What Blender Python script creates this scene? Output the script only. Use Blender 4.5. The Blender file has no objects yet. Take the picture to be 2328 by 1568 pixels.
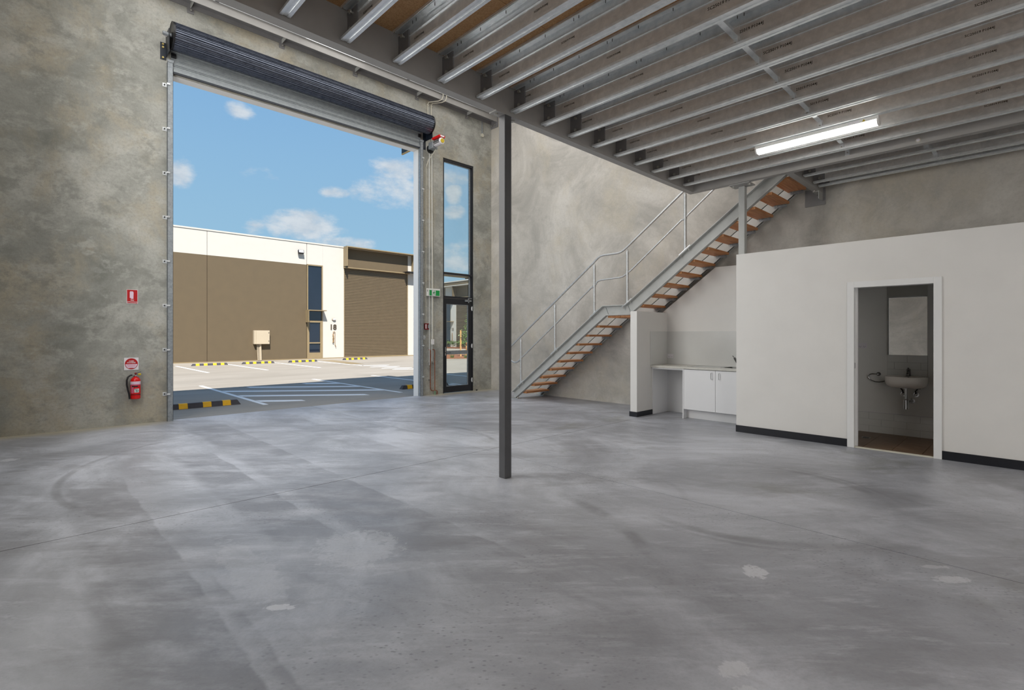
import bpy, bmesh, math, random
from mathutils import Vector, Matrix
random.seed(7)
S = bpy.context.scene
COL = S.collection
pi = math.pi

# ------------------------------------------------------------------ camera
FPX, CYPX, YAW, EYE = 1146.76, 761.83, 0.803027, 1.42      # image taken as 2328 x 1568
cd = bpy.data.cameras.new('camera'); cam = bpy.data.objects.new('camera', cd); COL.objects.link(cam)
cam.location = (0, 0, EYE)
cam.rotation_euler = (pi/2, 0, YAW - pi/2)
cd.sensor_width = 36; cd.lens = 36*FPX/2328
cd.shift_y = -(784 - CYPX)/2328
cd.clip_start = 0.02; cd.clip_end = 500
S.camera = cam
S.view_settings.view_transform = 'Standard'
S.view_settings.look = 'None'
S.view_settings.gamma = 1
S.view_settings.use_curve_mapping = False
S.view_settings.exposure = 0.0

def s(r, g, b):
    f = lambda c: ((c/255)/12.92 if c/255 <= .04045 else (((c/255)+.055)/1.055)**2.4)
    return (f(r), f(g), f(b), 1)

# ------------------------------------------------------------------ node helper
class NT:
    def __init__(self, nt):
        self.nt = nt
    def n(self, t, **kw):
        o = self.nt.nodes.new(t)
        for k, v in kw.items(): setattr(o, k, v)
        return o
    def set(self, sock, v):
        if hasattr(v, 'is_linked') or isinstance(v, bpy.types.NodeSocket): self.nt.links.new(v, sock)
        else: sock.default_value = v
    def math(self, op, a, b=0.0, c=None, clamp=False):
        o = self.n('ShaderNodeMath', operation=op, use_clamp=clamp)
        self.set(o.inputs[0], a); self.set(o.inputs[1], b)
        if c is not None: self.set(o.inputs[2], c)
        return o.outputs[0]
    def coord(self, kind='Object'):
        return self.n('ShaderNodeTexCoord').outputs[kind]
    def map(self, v, sc=(1, 1, 1), rot=(0, 0, 0), loc=(0, 0, 0)):
        o = self.n('ShaderNodeMapping'); self.set(o.inputs['Vector'], v)
        o.inputs['Scale'].default_value = sc; o.inputs['Rotation'].default_value = rot; o.inputs['Location'].default_value = loc
        return o.outputs[0]
    def mapt(self, v, sc=(1, 1, 1), rot=0.0, loc=(0, 0, 0)):
        o = self.n('ShaderNodeMapping', vector_type='TEXTURE'); self.set(o.inputs['Vector'], v)
        o.inputs['Scale'].default_value = sc; o.inputs['Rotation'].default_value = (0, 0, rot); o.inputs['Location'].default_value = loc
        return o.outputs[0]
    def noise(self, v, sc, det=4, ro=.55, dist=0.0):
        o = self.n('ShaderNodeTexNoise'); self.set(o.inputs['Vector'], v)
        o.inputs['Scale'].default_value = sc; o.inputs['Detail'].default_value = det
        o.inputs['Roughness'].default_value = ro; o.inputs['Distortion'].default_value = dist
        return o.outputs[0]
    def voro(self, v, sc, feature='F1', rnd=1.0):
        o = self.n('ShaderNodeTexVoronoi', feature=feature); self.set(o.inputs['Vector'], v)
        o.inputs['Scale'].default_value = sc; o.inputs['Randomness'].default_value = rnd
        return o.outputs[0]
    def ramp(self, fac, stops, interp='LINEAR'):
        o = self.n('ShaderNodeValToRGB'); self.set(o.inputs[0], fac); cr = o.color_ramp; cr.interpolation = interp
        while len(cr.elements) < len(stops): cr.elements.new(.5)
        for e, (p, c) in zip(cr.elements, stops):
            e.position = p; e.color = c if hasattr(c, '__len__') else (c, c, c, 1)
        return o.outputs[0]
    def step(self, v, a, b):
        o = self.n('ShaderNodeMapRange', interpolation_type='SMOOTHSTEP'); self.set(o.inputs[0], v)
        o.inputs[1].default_value = a; o.inputs[2].default_value = b
        return o.outputs[0]
    def mix(self, fac, a, b, blend='MIX'):
        o = self.n('ShaderNodeMix', data_type='RGBA', blend_type=blend)
        self.set(o.inputs[0], fac); self.set(o.inputs[6], a); self.set(o.inputs[7], b)
        return o.outputs[2]
    def sep(self, v):
        o = self.n('ShaderNodeSeparateXYZ'); self.set(o.inputs[0], v); return o.outputs
    def bump(self, h, strength=.2, dist=.01):
        o = self.n('ShaderNodeBump'); o.inputs['Strength'].default_value = strength; o.inputs['Distance'].default_value = dist
        self.set(o.inputs['Height'], h); return o.outputs[0]

# ------------------------------------------------------------------ world: blue sky with small fair-weather clouds
W = bpy.data.worlds.new('world'); S.world = W; W.use_nodes = True
wn = W.node_tree; wn.nodes.clear(); q = NT(wn)
vdir = q.coord('Generated')
sx, sy, sz = q.sep(vdir)
el = q.math('ARCSINE', sz); az = q.math('ARCTAN2', sx, sy)
sky = q.ramp(q.math('DIVIDE', el, pi/2), [(0, s(176, 206, 224)), (.10, s(150, 192, 220)), (.20, s(140, 184, 220)), (.34, s(120, 168, 217)), (1, s(92, 142, 206))])
def azel(u, v):
    F = (math.cos(YAW), math.sin(YAW)); R = (math.sin(YAW), -math.cos(YAW))
    a = (u-1164)/FPX; x = F[0]+a*R[0]; y = F[1]+a*R[1]; z = (CYPX-v)/FPX
    return math.atan2(x, y), math.atan2(z, math.hypot(x, y))
n1 = q.noise(q.map(vdir, (1, 1, 1.8)), 9, 7, .62, .25)
n2 = q.noise(q.map(vdir, (1, 1, 1.8), loc=(3, 1, 5)), 26, 5, .6)
nz = q.math('ADD', q.math('MULTIPLY', q.math('SUBTRACT', n1, .5), 4.6), q.math('MULTIPLY', q.math('SUBTRACT', n2, .5), 1.7))
val = None
for (u, v, ru, rv) in [(540, 255, 40, 24), (405, 392, 42, 34), (905, 385, 62, 26), (890, 440, 100, 40), (765, 438, 34, 14),
                       (690, 512, 100, 36), (578, 515, 30, 22), (770, 553, 70, 16), (1030, 440, 20, 26), (1030, 484, 28, 18), (1030, 590, 60, 46), (1000, 400, 60, 26)]:
    a0, e0 = azel(u, v); a1, _ = azel(u+ru, v); _, e1 = azel(u, v-rv)
    dx = q.math('DIVIDE', q.math('SUBTRACT', az, a0), abs(a1-a0)); dy = q.math('DIVIDE', q.math('SUBTRACT', el, e0), abs(e1-e0))
    d = q.math('SUBTRACT', 1.0, q.math('ADD', q.math('MULTIPLY', dx, dx), q.math('MULTIPLY', dy, dy)))
    d = q.math('MAXIMUM', d, -3.0)
    val = d if val is None else q.math('MAXIMUM', val, d)
blob = q.step(q.math('ADD', val, nz), -.3, 1.1)
gen = q.step(q.noise(q.map(vdir, (1, 1, 2.2), loc=(2.1, .4, 0)), 4.5, 8, .6, .2), .62, .74)
cl = q.math('MULTIPLY', q.math('MAXIMUM', blob, q.math('MULTIPLY', gen, .6)), .9)
ccol = q.mix(q.step(n2, .3, .7), s(196, 206, 216), s(216, 223, 229))
skyc = q.mix(cl, sky, ccol)
bg = q.n('ShaderNodeBackground'); q.set(bg.inputs[0], skyc); bg.inputs[1].default_value = 1.0
wo = q.n('ShaderNodeOutputWorld'); wn.links.new(bg.outputs[0], wo.inputs[0])

# ------------------------------------------------------------------ lights
def aim(o, d): o.rotation_euler = Vector(d).to_track_quat('-Z', 'Y').to_euler()
sl = bpy.data.lights.new('sun', 'SUN'); so = bpy.data.objects.new('sun', sl); COL.objects.link(so)
sl.energy = 9.4; sl.angle = .009; sl.color = (1, .955, .88); aim(so, (.5, 1, -1.4)); so.location = (-10, -20, 30)
def area(name, loc, d, sx_, sy_, watt, col=(1, 1, 1)):
    l = bpy.data.lights.new(name, 'AREA'); l.shape = 'RECTANGLE'; l.size = sx_; l.size_y = sy_; l.energy = watt; l.color = col
    o = bpy.data.objects.new(name, l); COL.objects.link(o); o.location = loc; aim(o, d); return o
area('roof_light', (4.3, 6.9, 7.25), (0, 0, -1), 8.0, 5.0, 245, (1, .985, .96))  # added fill under the roof
area('side_light', (-.22, 6.0, 4.05), (1, -.12, 0), 4.0, 4.7, 380, (1, .99, .97))  # added fill on the left wall, out of view, brightening stair wall and floor
area('rear_side_light', (-.22, -2.9, 1.9), (1, .15, .12), 5.2, 2.6, 155, (1, .985, .965))  # added fill behind the camera for partition and joist webs
area('mezzanine_light', (4.3, -1.5, 7.25), (0, 0, -1), 8.0, 8.0, 60, (1, .985, .96))  # added fill over the mezzanine deck, not a fitting of the unit
ADDED_BATTENS = [(1.9, -1.6), (5.0, -1.6), (1.9, -4.6), (5.0, -4.6)]      # unseen battens added under the mezzanine behind the camera to brighten it
for i_, (bx_, by_) in enumerate(ADDED_BATTENS): area('batten_lamp_%d' % (i_+1), (bx_, by_, 3.55), (0, 0, -1), 1.2, 1.2, 16, (1, .985, .96))  # soft fill light placed at each added batten

# ------------------------------------------------------------------ materials
MATS = {}
def newmat(name):
    m = bpy.data.materials.new(name); m.use_nodes = True
    nt = m.node_tree; b = nt.nodes['Principled BSDF']; MATS[name] = m
    return m, NT(nt), b
def pm(name, col, rough=.5, metal=0.0, var=.06, scale=6, bump=0.0, stretch=(1, 1, 1), emit=None, spec=None):
    """plain procedural material: colour with fine noise variation"""
    m, q, b = newmat(name)
    f = q.noise(q.map(q.coord(), stretch), scale, 5, .6)
    lo = tuple(c*(1-var*1.6) for c in col[:3])+(1,); hi = tuple(min(1, c*(1+var*1.6)) for c in col[:3])+(1,)
    q.set(b.inputs['Base Color'], q.ramp(f, [(.3, lo), (.7, hi)]))
    q.set(b.inputs['Roughness'], q.math('ADD', q.math('MULTIPLY', q.math('SUBTRACT', f, .5), .15), rough, clamp=True))
    b.inputs['Metallic'].default_value = metal
    if spec is not None: b.inputs['Specular IOR Level'].default_value = spec
    if bump: q.set(b.inputs['Normal'], q.bump(q.noise(q.map(q.coord(), stretch), scale*9, 4, .6), bump, .004))
    if emit:
        b.inputs['Emission Color'].default_value = emit[0]; b.inputs['Emission Strength'].default_value = emit[1]
    return m

def concrete(name, dark, mid, light, warm, sc=.55, amt=1.0, swirl=.8, pits=.5):
    m, q, b = newmat(name)
    co = q.coord()
    big = q.noise(co, sc, 9, .66, swirl)
    c = q.ramp(big, [(.34, dark), (.5, mid), (.64, light)])
    wv = q.noise(q.map(co, (1, 1, .8), loc=(1, 5, 12)), sc*1.3, 8, .66, .3)
    c = q.mix(q.math('MULTIPLY', q.step(wv, .46, .66), .75), c, warm)
    med = q.noise(q.map(co, (1, 1, 1.3), loc=(4, 9, 2)), sc*3.1, 9, .7, swirl*.6)
    c = q.mix(q.math('MULTIPLY', q.step(med, .50, .64), .6*amt), c, light)
    med2 = q.noise(q.map(co, (1, 1, 1.2), loc=(8, 1, 6)), sc*3.7, 9, .72, swirl*.4)
    c = q.mix(q.math('MULTIPLY', q.step(med2, .5, .66), .65*amt), c, dark)
    patch = q.step(q.noise(q.map(co, (1, 1, 1.6), loc=(2, 2, 8)), sc*2.2, 4, .5, .3), .60, .63)
    c = q.mix(q.math('MULTIPLY', patch, .28*amt), c, light)
    fine = q.noise(co, 26, 7, .75)
    c = q.mix(q.math('MULTIPLY', q.step(fine, .44, .66), .38*amt), c, dark)
    fine2 = q.noise(q.map(co, (1, 1, .35)), 70, 4, .7)
    c = q.mix(q.math('MULTIPLY', q.step(fine2, .52, .72), .25*amt), c, light)
    pit = q.math('SUBTRACT', 1.0, q.step(q.voro(co, 13), .0, .085))
    pm_ = q.math('MULTIPLY', pit, q.step(q.noise(q.map(co, loc=(3, 3, 3)), 2.2, 3, .5), .53, .62))
    c = q.mix(q.math('MULTIPLY', pm_, pits), c, tuple(x*.4 for x in dark[:3])+(1,))
    q.set(b.inputs['Base Color'], c)
    q.set(b.inputs['Roughness'], q.math('ADD', .62, q.math('MULTIPLY', med, .25)))
    b.inputs['Specular IOR Level'].default_value = .3
    q.set(b.inputs['Normal'], q.bump(q.math('ADD', fine, q.math('MULTIPLY', med, .6)), .14, .01))
    return m

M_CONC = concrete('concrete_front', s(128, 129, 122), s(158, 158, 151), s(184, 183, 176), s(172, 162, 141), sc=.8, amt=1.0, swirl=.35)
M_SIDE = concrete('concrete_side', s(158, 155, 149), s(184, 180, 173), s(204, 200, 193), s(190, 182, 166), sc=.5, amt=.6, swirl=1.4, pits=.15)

def floor_material():
    m, q, b = newmat('polished_concrete'); co = q.coord()
    X, Y, Z = q.sep(co)
    dark, mid, light = s(134, 135, 140), s(160, 162, 168), s(192, 194, 201)
    c = q.ramp(q.noise(q.map(co, (1, .75, 1), rot=(0, 0, .3)), .6, 9, .68, .6), [(.34, dark), (.5, mid), (.64, light)])
    # trowel sweeps, stretched across the view and along the bay
    st = q.noise(q.mapt(co, (1.9, .5, 1), -.76), 1.5, 9, .72, .3)
    c = q.mix(q.math('MULTIPLY', q.step(st, .50, .66), .5), c, light)
    st2 = q.noise(q.mapt(co, (2.2, .6, 1), -.70, (5, 2, 0)), 1.3, 9, .7, .3)
    c = q.mix(q.math('MULTIPLY', q.step(st2, .5, .66), .5), c, s(124, 123, 126))
    st3 = q.noise(q.mapt(co, (1.5, .3, 1), -.80, (1, 8, 0)), 3.2, 9, .76, .2)
    c = q.mix(q.math('MULTIPLY', q.step(st3, .53, .66), .4), c, light)
    st4 = q.noise(q.mapt(co, (.5, 2.6, 1), .1, (3, 1, 0)), 1.4, 8, .68, .2)
    c = q.mix(q.math('MULTIPLY', q.step(st4, .52, .66), .35), c, s(132, 132, 136))
    # greenish damp stains towards the middle and right
    gr = q.math('MULTIPLY', q.step(q.noise(q.map(co, loc=(2, 7, 0)), .8, 6, .65, .5), .55, .72), q.step(X, 2.2, 4.5))
    c = q.mix(q.math('MULTIPLY', gr, .45), c, s(112, 112, 100))
    # yellow curing stain along the foot of the front wall
    yw = q.math('MULTIPLY', q.step(q.math('ADD', Y, q.math('MULTIPLY', q.noise(co, 1.5, 4, .6), .5)), 9.75, 10.25), q.math('ADD', q.math('SUBTRACT', 1.0, q.step(X, 1.2, 1.9)), q.step(X, 6.6, 7.0), clamp=True))
    c = q.mix(q.math('MULTIPLY', yw, .7), c, s(178, 168, 138))
    # dull lanes worn by wheels, running in from the roller door
    wob = q.math('MULTIPLY', q.math('SUBTRACT', q.noise(co, 1.0, 6, .65), .5), .16)
    brk = q.step(q.noise(q.mapt(co, (1.4, .6, 1), -.76), 1.6, 8, .7), .36, .58)
    for (x0, x1, y0, y1, k) in [(.25, .70, .9, 6.6, .55), (.745, .80, 1.2, 3.6, .5), (1.22, 1.62, 3.1, 7.4, .6), (1.74, 2.30, 1.8, 9.3, .5), (3.0, 3.4, 4.9, 9.2, .35)]:
        xs = q.math('ADD', X, wob)
        ln = q.math('MULTIPLY', q.step(xs, x0-.05, x0+.06), q.math('SUBTRACT', 1.0, q.step(xs, x1-.012, x1+.012)))
        ln = q.math('MULTIPLY', ln, q.math('MULTIPLY', q.step(Y, y0, y0+.8), q.math('SUBTRACT', 1.0, q.step(Y, y1-.6, y1))))
        c = q.mix(q.math('MULTIPLY', q.math('MULTIPLY', ln, brk), k), c, s(106, 105, 108))
    # swept tyre and trowel arcs
    for (cx, cy, r, w, k, ya, yb) in [(2.5, 6.1, 2.3, .035, .45, 4.6, 8.5), (4.65, 1.8, 1.12, .05, .45, .5, 2.4), (4.65, 1.8, 1.22, .025, .35, .5, 2.4), (3.8, 2.75, .72, .035, .4, 1.9, 2.7), (1.2, 3.2, 2.25, .06, .5, 1.2, 3.1)]:
        dx = q.math('SUBTRACT', X, cx); dy = q.math('SUBTRACT', Y, cy)
        d = q.math('SQRT', q.math('ADD', q.math('MULTIPLY', dx, dx), q.math('MULTIPLY', dy, dy)))
        ring = q.math('SUBTRACT', 1.0, q.step(q.math('ABSOLUTE', q.math('SUBTRACT', d, r)), w*.3, w*1.5))
        ring = q.math('MULTIPLY', ring, q.math('MULTIPLY', q.step(Y, ya, ya+.7), q.math('SUBTRACT', 1.0, q.step(Y, yb-.7, yb))))
        ring = q.math('MULTIPLY', ring, q.step(q.noise(co, 2.3, 4, .6), .35, .6))
        c = q.mix(q.math('MULTIPLY', ring, k), c, s(98, 97, 98))
    # pale plaster and paint splashes
    spn = q.noise(co, 14, 6, .7, .6)
    for (cx, cy, rx, ry, rot, k) in SPLASH:
        dx = q.math('SUBTRACT', X, cx); dy = q.math('SUBTRACT', Y, cy)
        ca, sa = math.cos(rot), math.sin(rot)
        a = q.math('DIVIDE', q.math('ADD', q.math('MULTIPLY', dx, ca), q.math('MULTIPLY', dy, sa)), rx)
        b_ = q.math('DIVIDE', q.math('SUBTRACT', q.math('MULTIPLY', dy, ca), q.math('MULTIPLY', dx, sa)), ry)
        d = q.math('ADD', q.math('MULTIPLY', a, a), q.math('MULTIPLY', b_, b_))
        d = q.math('ADD', d, q.math('MULTIPLY', q.math('SUBTRACT', spn, .5), 3.4))
        c = q.mix(q.math('MULTIPLY', q.math('SUBTRACT', 1.0, q.step(d, .45, .85)), k), c, s(205, 206, 210))
    # fine aggregate pitting near the camera
    vo = q.math('SUBTRACT', 1.0, q.step(q.voro(q.mapt(co, (1.7, 1, 1), -.76), 40), .10, .28))
    area_ = q.step(q.noise(q.map(co, loc=(9, 4, 0)), .9, 5, .6, .4), .46, .62)
    c = q.mix(q.math('MULTIPLY', q.math('MULTIPLY', vo, area_), .5), c, s(92, 92, 95))
    fi = q.noise(co, 55, 5, .7)
    c = q.mix(q.math('MULTIPLY', q.step(fi, .45, .72), .16), c, s(108, 108, 112))
    q.set(b.inputs['Base Color'], c)
    q.set(b.inputs['Roughness'], q.math('ADD', .22, q.math('MULTIPLY', st, .36)))
    b.inputs['Specular IOR Level'].default_value = .5
    q.set(b.inputs['Normal'], q.bump(q.math('ADD', fi, q.math('MULTIPLY', st, 2.0)), .06, .01))
    return m
SPLASH = [(3.16, 1.17, .10, .08, .6, .8), (.964, 2.73, .085, .035, -.76, .85), (2.17, .887, .09, .06, -.5, .75), (2.06, .80, .06, .05, 0, .7),
          (3.88, .335, .14, .05, -.75, .6), (4.02, .42, .10, .03, -.9, .45), (-.13, 8.1, .10, .10, .3, .6), (4.9, 5.6, .16, .05, -.7, .35), (1.60, 3.15, .30, .36, 0, .28), (.98, 3.3, .14, .7, 0, .2)]
M_FLOOR = floor_material()

M_WHITE = pm('white_paint', s(222, 220, 216), .55, var=.015, scale=2.5)
M_WHITE2 = pm('white_laminate', s(226, 226, 227), .35, var=.01, scale=2)
M_FRAME = pm('white_gloss_trim', s(228, 228, 227), .32, var=.01, scale=3)
M_SKIRT = pm('black_skirting', s(20, 22, 30), .4, var=.1, scale=8)
M_STEEL = pm('grey_primer_steel', s(178, 179, 176), .5, var=.05, scale=5)
M_STEELD = pm('dark_grey_paint_steel', s(84, 84, 86), .42, var=.06, scale=5)
M_STEELM = pm('mid_grey_paint_steel', s(126, 125, 126), .45, var=.06, scale=5)
M_BEAM = pm('beam_paint', s(164, 162, 159), .5, var=.05, scale=3)
def galv(name, c0, c1, rough, metal, sp=18):
    m, q, b = newmat(name); co = q.coord()
    f = q.noise(co, sp, 5, .6, .6); g = q.noise(q.map(co, (1, .15, 1)), 30, 4, .6)
    c = q.ramp(q.math('ADD', q.math('MULTIPLY', f, .7), q.math('MULTIPLY', g, .3)), [(.32, c0), (.68, c1)])
    q.set(b.inputs['Base Color'], c); b.inputs['Metallic'].default_value = metal
    q.set(b.inputs['Roughness'], q.math('ADD', rough, q.math('MULTIPLY', f, .2)))
    return m
M_GALV = galv('galvanised_joist', s(218, 223, 226), s(246, 248, 249), .24, .68)
M_GALV2 = galv('galvanised_guide', s(128, 134, 138), s(165, 170, 174), .4, .5, 26)
M_RAIL = galv('galvanised_tube', s(176, 178, 178), s(206, 208, 208), .3, .6, 30)
M_BOLT = pm('zinc_bolt', s(188, 186, 180), .35, .7, var=.1, scale=30)
M_BOLTY = pm('yellow_zinc_bolt', s(196, 176, 110), .4, .5, var=.1, scale=30)
def board():
    m, q, b = newmat('particle_board'); co = q.coord()
    a = q.noise(co, 90, 5, .75); g = q.noise(co, 2.5, 5, .6)
    c = q.ramp(a, [(.3, s(150, 112, 74)), (.5, s(186, 144, 100)), (.72, s(208, 172, 128))])
    c = q.mix(q.math('MULTIPLY', q.step(g, .4, .7), .35), c, s(164, 116, 66))
    q.set(b.inputs['Base Color'], c); b.inputs['Roughness'].default_value = .75
    q.set(b.inputs['Normal'], q.bump(a, .15, .004)); return m
M_BOARD = board()
def wood(name, c0, c1, c2, stretch, rough=.45):
    m, q, b = newmat(name); co = q.coord()
    g = q.noise(q.map(co, stretch), 3.2, 7, .62, 1.2); f = q.noise(q.map(co, tuple(k*4 for k in stretch)), 9, 4, .6)
    c = q.ramp(g, [(.3, c0), (.5, c1), (.7, c2)]); c = q.mix(q.math('MULTIPLY', q.step(f, .5, .75), .35), c, c0)
    q.set(b.inputs['Base Color'], c); b.inputs['Roughness'].default_value = rough; return m
M_TREAD = wood('timber_tread', s(166, 104, 58), s(196, 134, 84), s(214, 160, 110), (.6, 9, 9))
M_TILEW = wood('timber_look_tile', s(84, 62, 44), s(110, 84, 62), s(134, 108, 84), (9, 1.1, 3), .4)
M_STAKE = wood('timber_stake', s(190, 140, 84), s(216, 168, 108), s(228, 186, 130), (9, 9, .8), .7)
M_DRUM = galv('shutter_coil_slate', s(78, 84, 98), s(104, 110, 124), .2, .5, 12)
M_CURT = galv('shutter_curtain_grey', s(128, 134, 138), s(152, 158, 160), .34, .2, 12)
M_BLACK = pm('black_plastic', s(18, 19, 22), .4, var=.1, scale=10)
M_NAVY = pm('dark_bracket_paint', s(26, 34, 46), .4, var=.08, scale=8)
M_ALU = pm('black_aluminium', s(26, 28, 34), .35, var=.06, scale=8)
M_RED = pm('extinguisher_red', s(206, 14, 16), .22, var=.04, scale=6)
M_REDS = pm('sign_red', s(178, 8, 14), .4, var=.03, scale=6)
M_DRED = pm('dark_red_plastic', s(120, 12, 16), .35, var=.05, scale=6)
M_SIGNW = pm('sign_white', s(226, 222, 226), .4, var=.02, scale=6)
M_LABEL = pm('label_pale_pink', s(226, 200, 216), .35, var=.03, scale=6)
M_PINK = pm('label_pink', s(206, 96, 126), .35, var=.06, scale=20)
M_GREEN = pm('exit_green', s(0, 148, 66), .35, var=.03, scale=6)
M_GREEN2 = pm('label_green', s(40, 120, 90), .35, var=.15, scale=30)
M_YEL = pm('tag_yellow', s(190, 164, 20), .45, var=.05, scale=6)
M_YELP = pm('stop_yellow', s(226, 172, 10), .55, var=.05, scale=9)
M_RUB = pm('black_rubber', s(58, 56, 62), .7, var=.12, scale=9, bump=.2)
M_COPPER = galv('copper_pipe_metal', s(120, 66, 44), s(168, 106, 76), .35, .6, 20)
M_VERD = pm('green_pipe_lagging', s(112, 150, 120), .6, var=.08, scale=20)
M_CREAM = pm('cream_conduit', s(204, 200, 184), .45, var=.03, scale=10)
M_CHROME = galv('chrome', s(205, 205, 205), s(225, 225, 225), .08, 1.0, 8)
M_CHROMED = galv('dark_chrome', s(112, 112, 112), s(150, 150, 150), .12, 1.0, 8)
M_INOX = galv('stainless_steel', s(132, 132, 130), s(158, 158, 155), .25, .9, 20)
M_CERAM = pm('glazed_ceramic', s(226, 220, 212), .12, var=.01, scale=3)
M_WTILE = pm('white_wall_tile', s(226, 226, 222), .15, var=.02, scale=3)
M_GROUT = pm('grout', s(176, 174, 168), .8, var=.06, scale=20)
M_TOILET = pm('toilet_wall_paint', s(226, 225, 221), .5, var=.015, scale=2)
M_SPLASH = pm('splashback_laminate', s(206, 206, 203), .16, var=.02, scale=2.2)
M_WORK = pm('laminate_worktop', s(196, 194, 186), .3, var=.04, scale=40)
M_LAMP = pm('lamp_diffuser', s(250, 248, 244), .4, var=.005, scale=3, emit=((1, .97, .92, 1), 16.0))
M_LAMP2 = pm('lamp_diffuser_high', s(250, 248, 244), .4, var=.005, scale=3, emit=((1, .98, .95, 1), 3.0))
M_LAMPB = pm('lamp_body_white', s(232, 230, 226), .35, var=.01, scale=4)
M_INK = pm('printed_ink', s(46, 42, 36), .6, var=.1, scale=40)
M_ROOF = pm('roof_sheet', s(196, 198, 198), .5, var=.03, scale=2)
# outside
def paving():
    m, q, b = newmat('driveway_concrete'); co = q.coord()
    c = q.ramp(q.noise(q.map(co, (.5, 1.6, 1)), .5, 7, .62, .6), [(.3, s(138, 131, 121)), (.55, s(149, 142, 132)), (.7, s(156, 149, 140))])
    w = q.noise(q.map(co, loc=(7, 3, 0)), .35, 6, .6, .4)
    c = q.mix(q.math('MULTIPLY', q.step(w, .52, .7), .35), c, s(120, 115, 107))
    f = q.noise(co, 40, 4, .7); c = q.mix(q.math('MULTIPLY', q.step(f, .5, .75), .18), c, s(114, 110, 103))
    q.set(b.inputs['Base Color'], c); b.inputs['Roughness'].default_value = .7; b.inputs['Specular IOR Level'].default_value = .15
    q.set(b.inputs['Normal'], q.bump(f, .1, .005)); return m
M_PAVE = paving()
M_LINE = pm('line_paint', s(224, 223, 221), .6, var=.03, scale=9)
M_FWHITE = pm('facade_white', s(186, 182, 175), .7, var=.012, scale=3, bump=.05)
M_FBROWN = pm('facade_brown', s(90, 77, 57), .75, var=.035, scale=2.5, bump=.06)
M_FTRIM = pm('facade_beige_metal', s(132, 116, 88), .5, var=.03, scale=3)
M_FSHUT = pm('facade_shutter', s(94, 81, 62), .5, var=.03, scale=3)
M_FCREAM = pm('switchboard_beige', s(176, 163, 142), .5, var=.015, scale=3)
M_DKGLASS = pm('tinted_glass', s(26, 32, 44), .04, var=.1, scale=.7, spec=.9)
M_NUM = pm('number_brown', s(66, 56, 42), .6, var=.05, scale=8)
M_BRASS = pm('brass_valves', s(150, 112, 60), .4, .6, var=.2, scale=40)
M_MULCH = pm('bark_mulch', s(126, 78, 48), .9, var=.3, scale=22, bump=.8)
M_LEAF = pm('leaf_green', s(86, 112, 44), .5, var=.3, scale=12)
M_LEAFD = pm('shrub_green', s(70, 92, 40), .6, var=.3, scale=12)
M_TIMBER = pm('soffit_yellow_timber', s(206, 172, 112), .6, var=.06, scale=8)
def glass():
    m = bpy.data.materials.new('clear_glass'); m.use_nodes = True; nt = m.node_tree; nt.nodes.clear(); q = NT(nt)
    f = q.n('ShaderNodeFresnel'); f.inputs[0].default_value = 1.45
    w = q.noise(q.coord(), 1.5, 3, .5)
    t = q.n('ShaderNodeBsdfTransparent'); q.set(t.inputs[0], q.ramp(w, [(0, (.90, .93, .92, 1)), (1, (.93, .95, .945, 1))]))
    g = q.n('ShaderNodeBsdfGlossy'); g.inputs['Roughness'].default_value = .01; g.inputs[0].default_value = (1, 1, 1, 1)
    mx = q.n('ShaderNodeMixShader'); nt.links.new(f.outputs[0], mx.inputs[0]); nt.links.new(t.outputs[0], mx.inputs[1]); nt.links.new(g.outputs[0], mx.inputs[2])
    o = q.n('ShaderNodeOutputMaterial'); nt.links.new(mx.outputs[0], o.inputs[0]); return m
M_GLASS = glass()
def mirror():
    m, q, b = newmat('silver_mirror'); f = q.noise(q.coord(), 2, 2, .5)
    q.set(b.inputs['Base Color'], q.ramp(f, [(0, (.93, .94, .93, 1)), (1, (.96, .965, .96, 1))])); b.inputs['Metallic'].default_value = 1; b.inputs['Roughness'].default_value = .015; return m
M_MIRROR = mirror()

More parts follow.
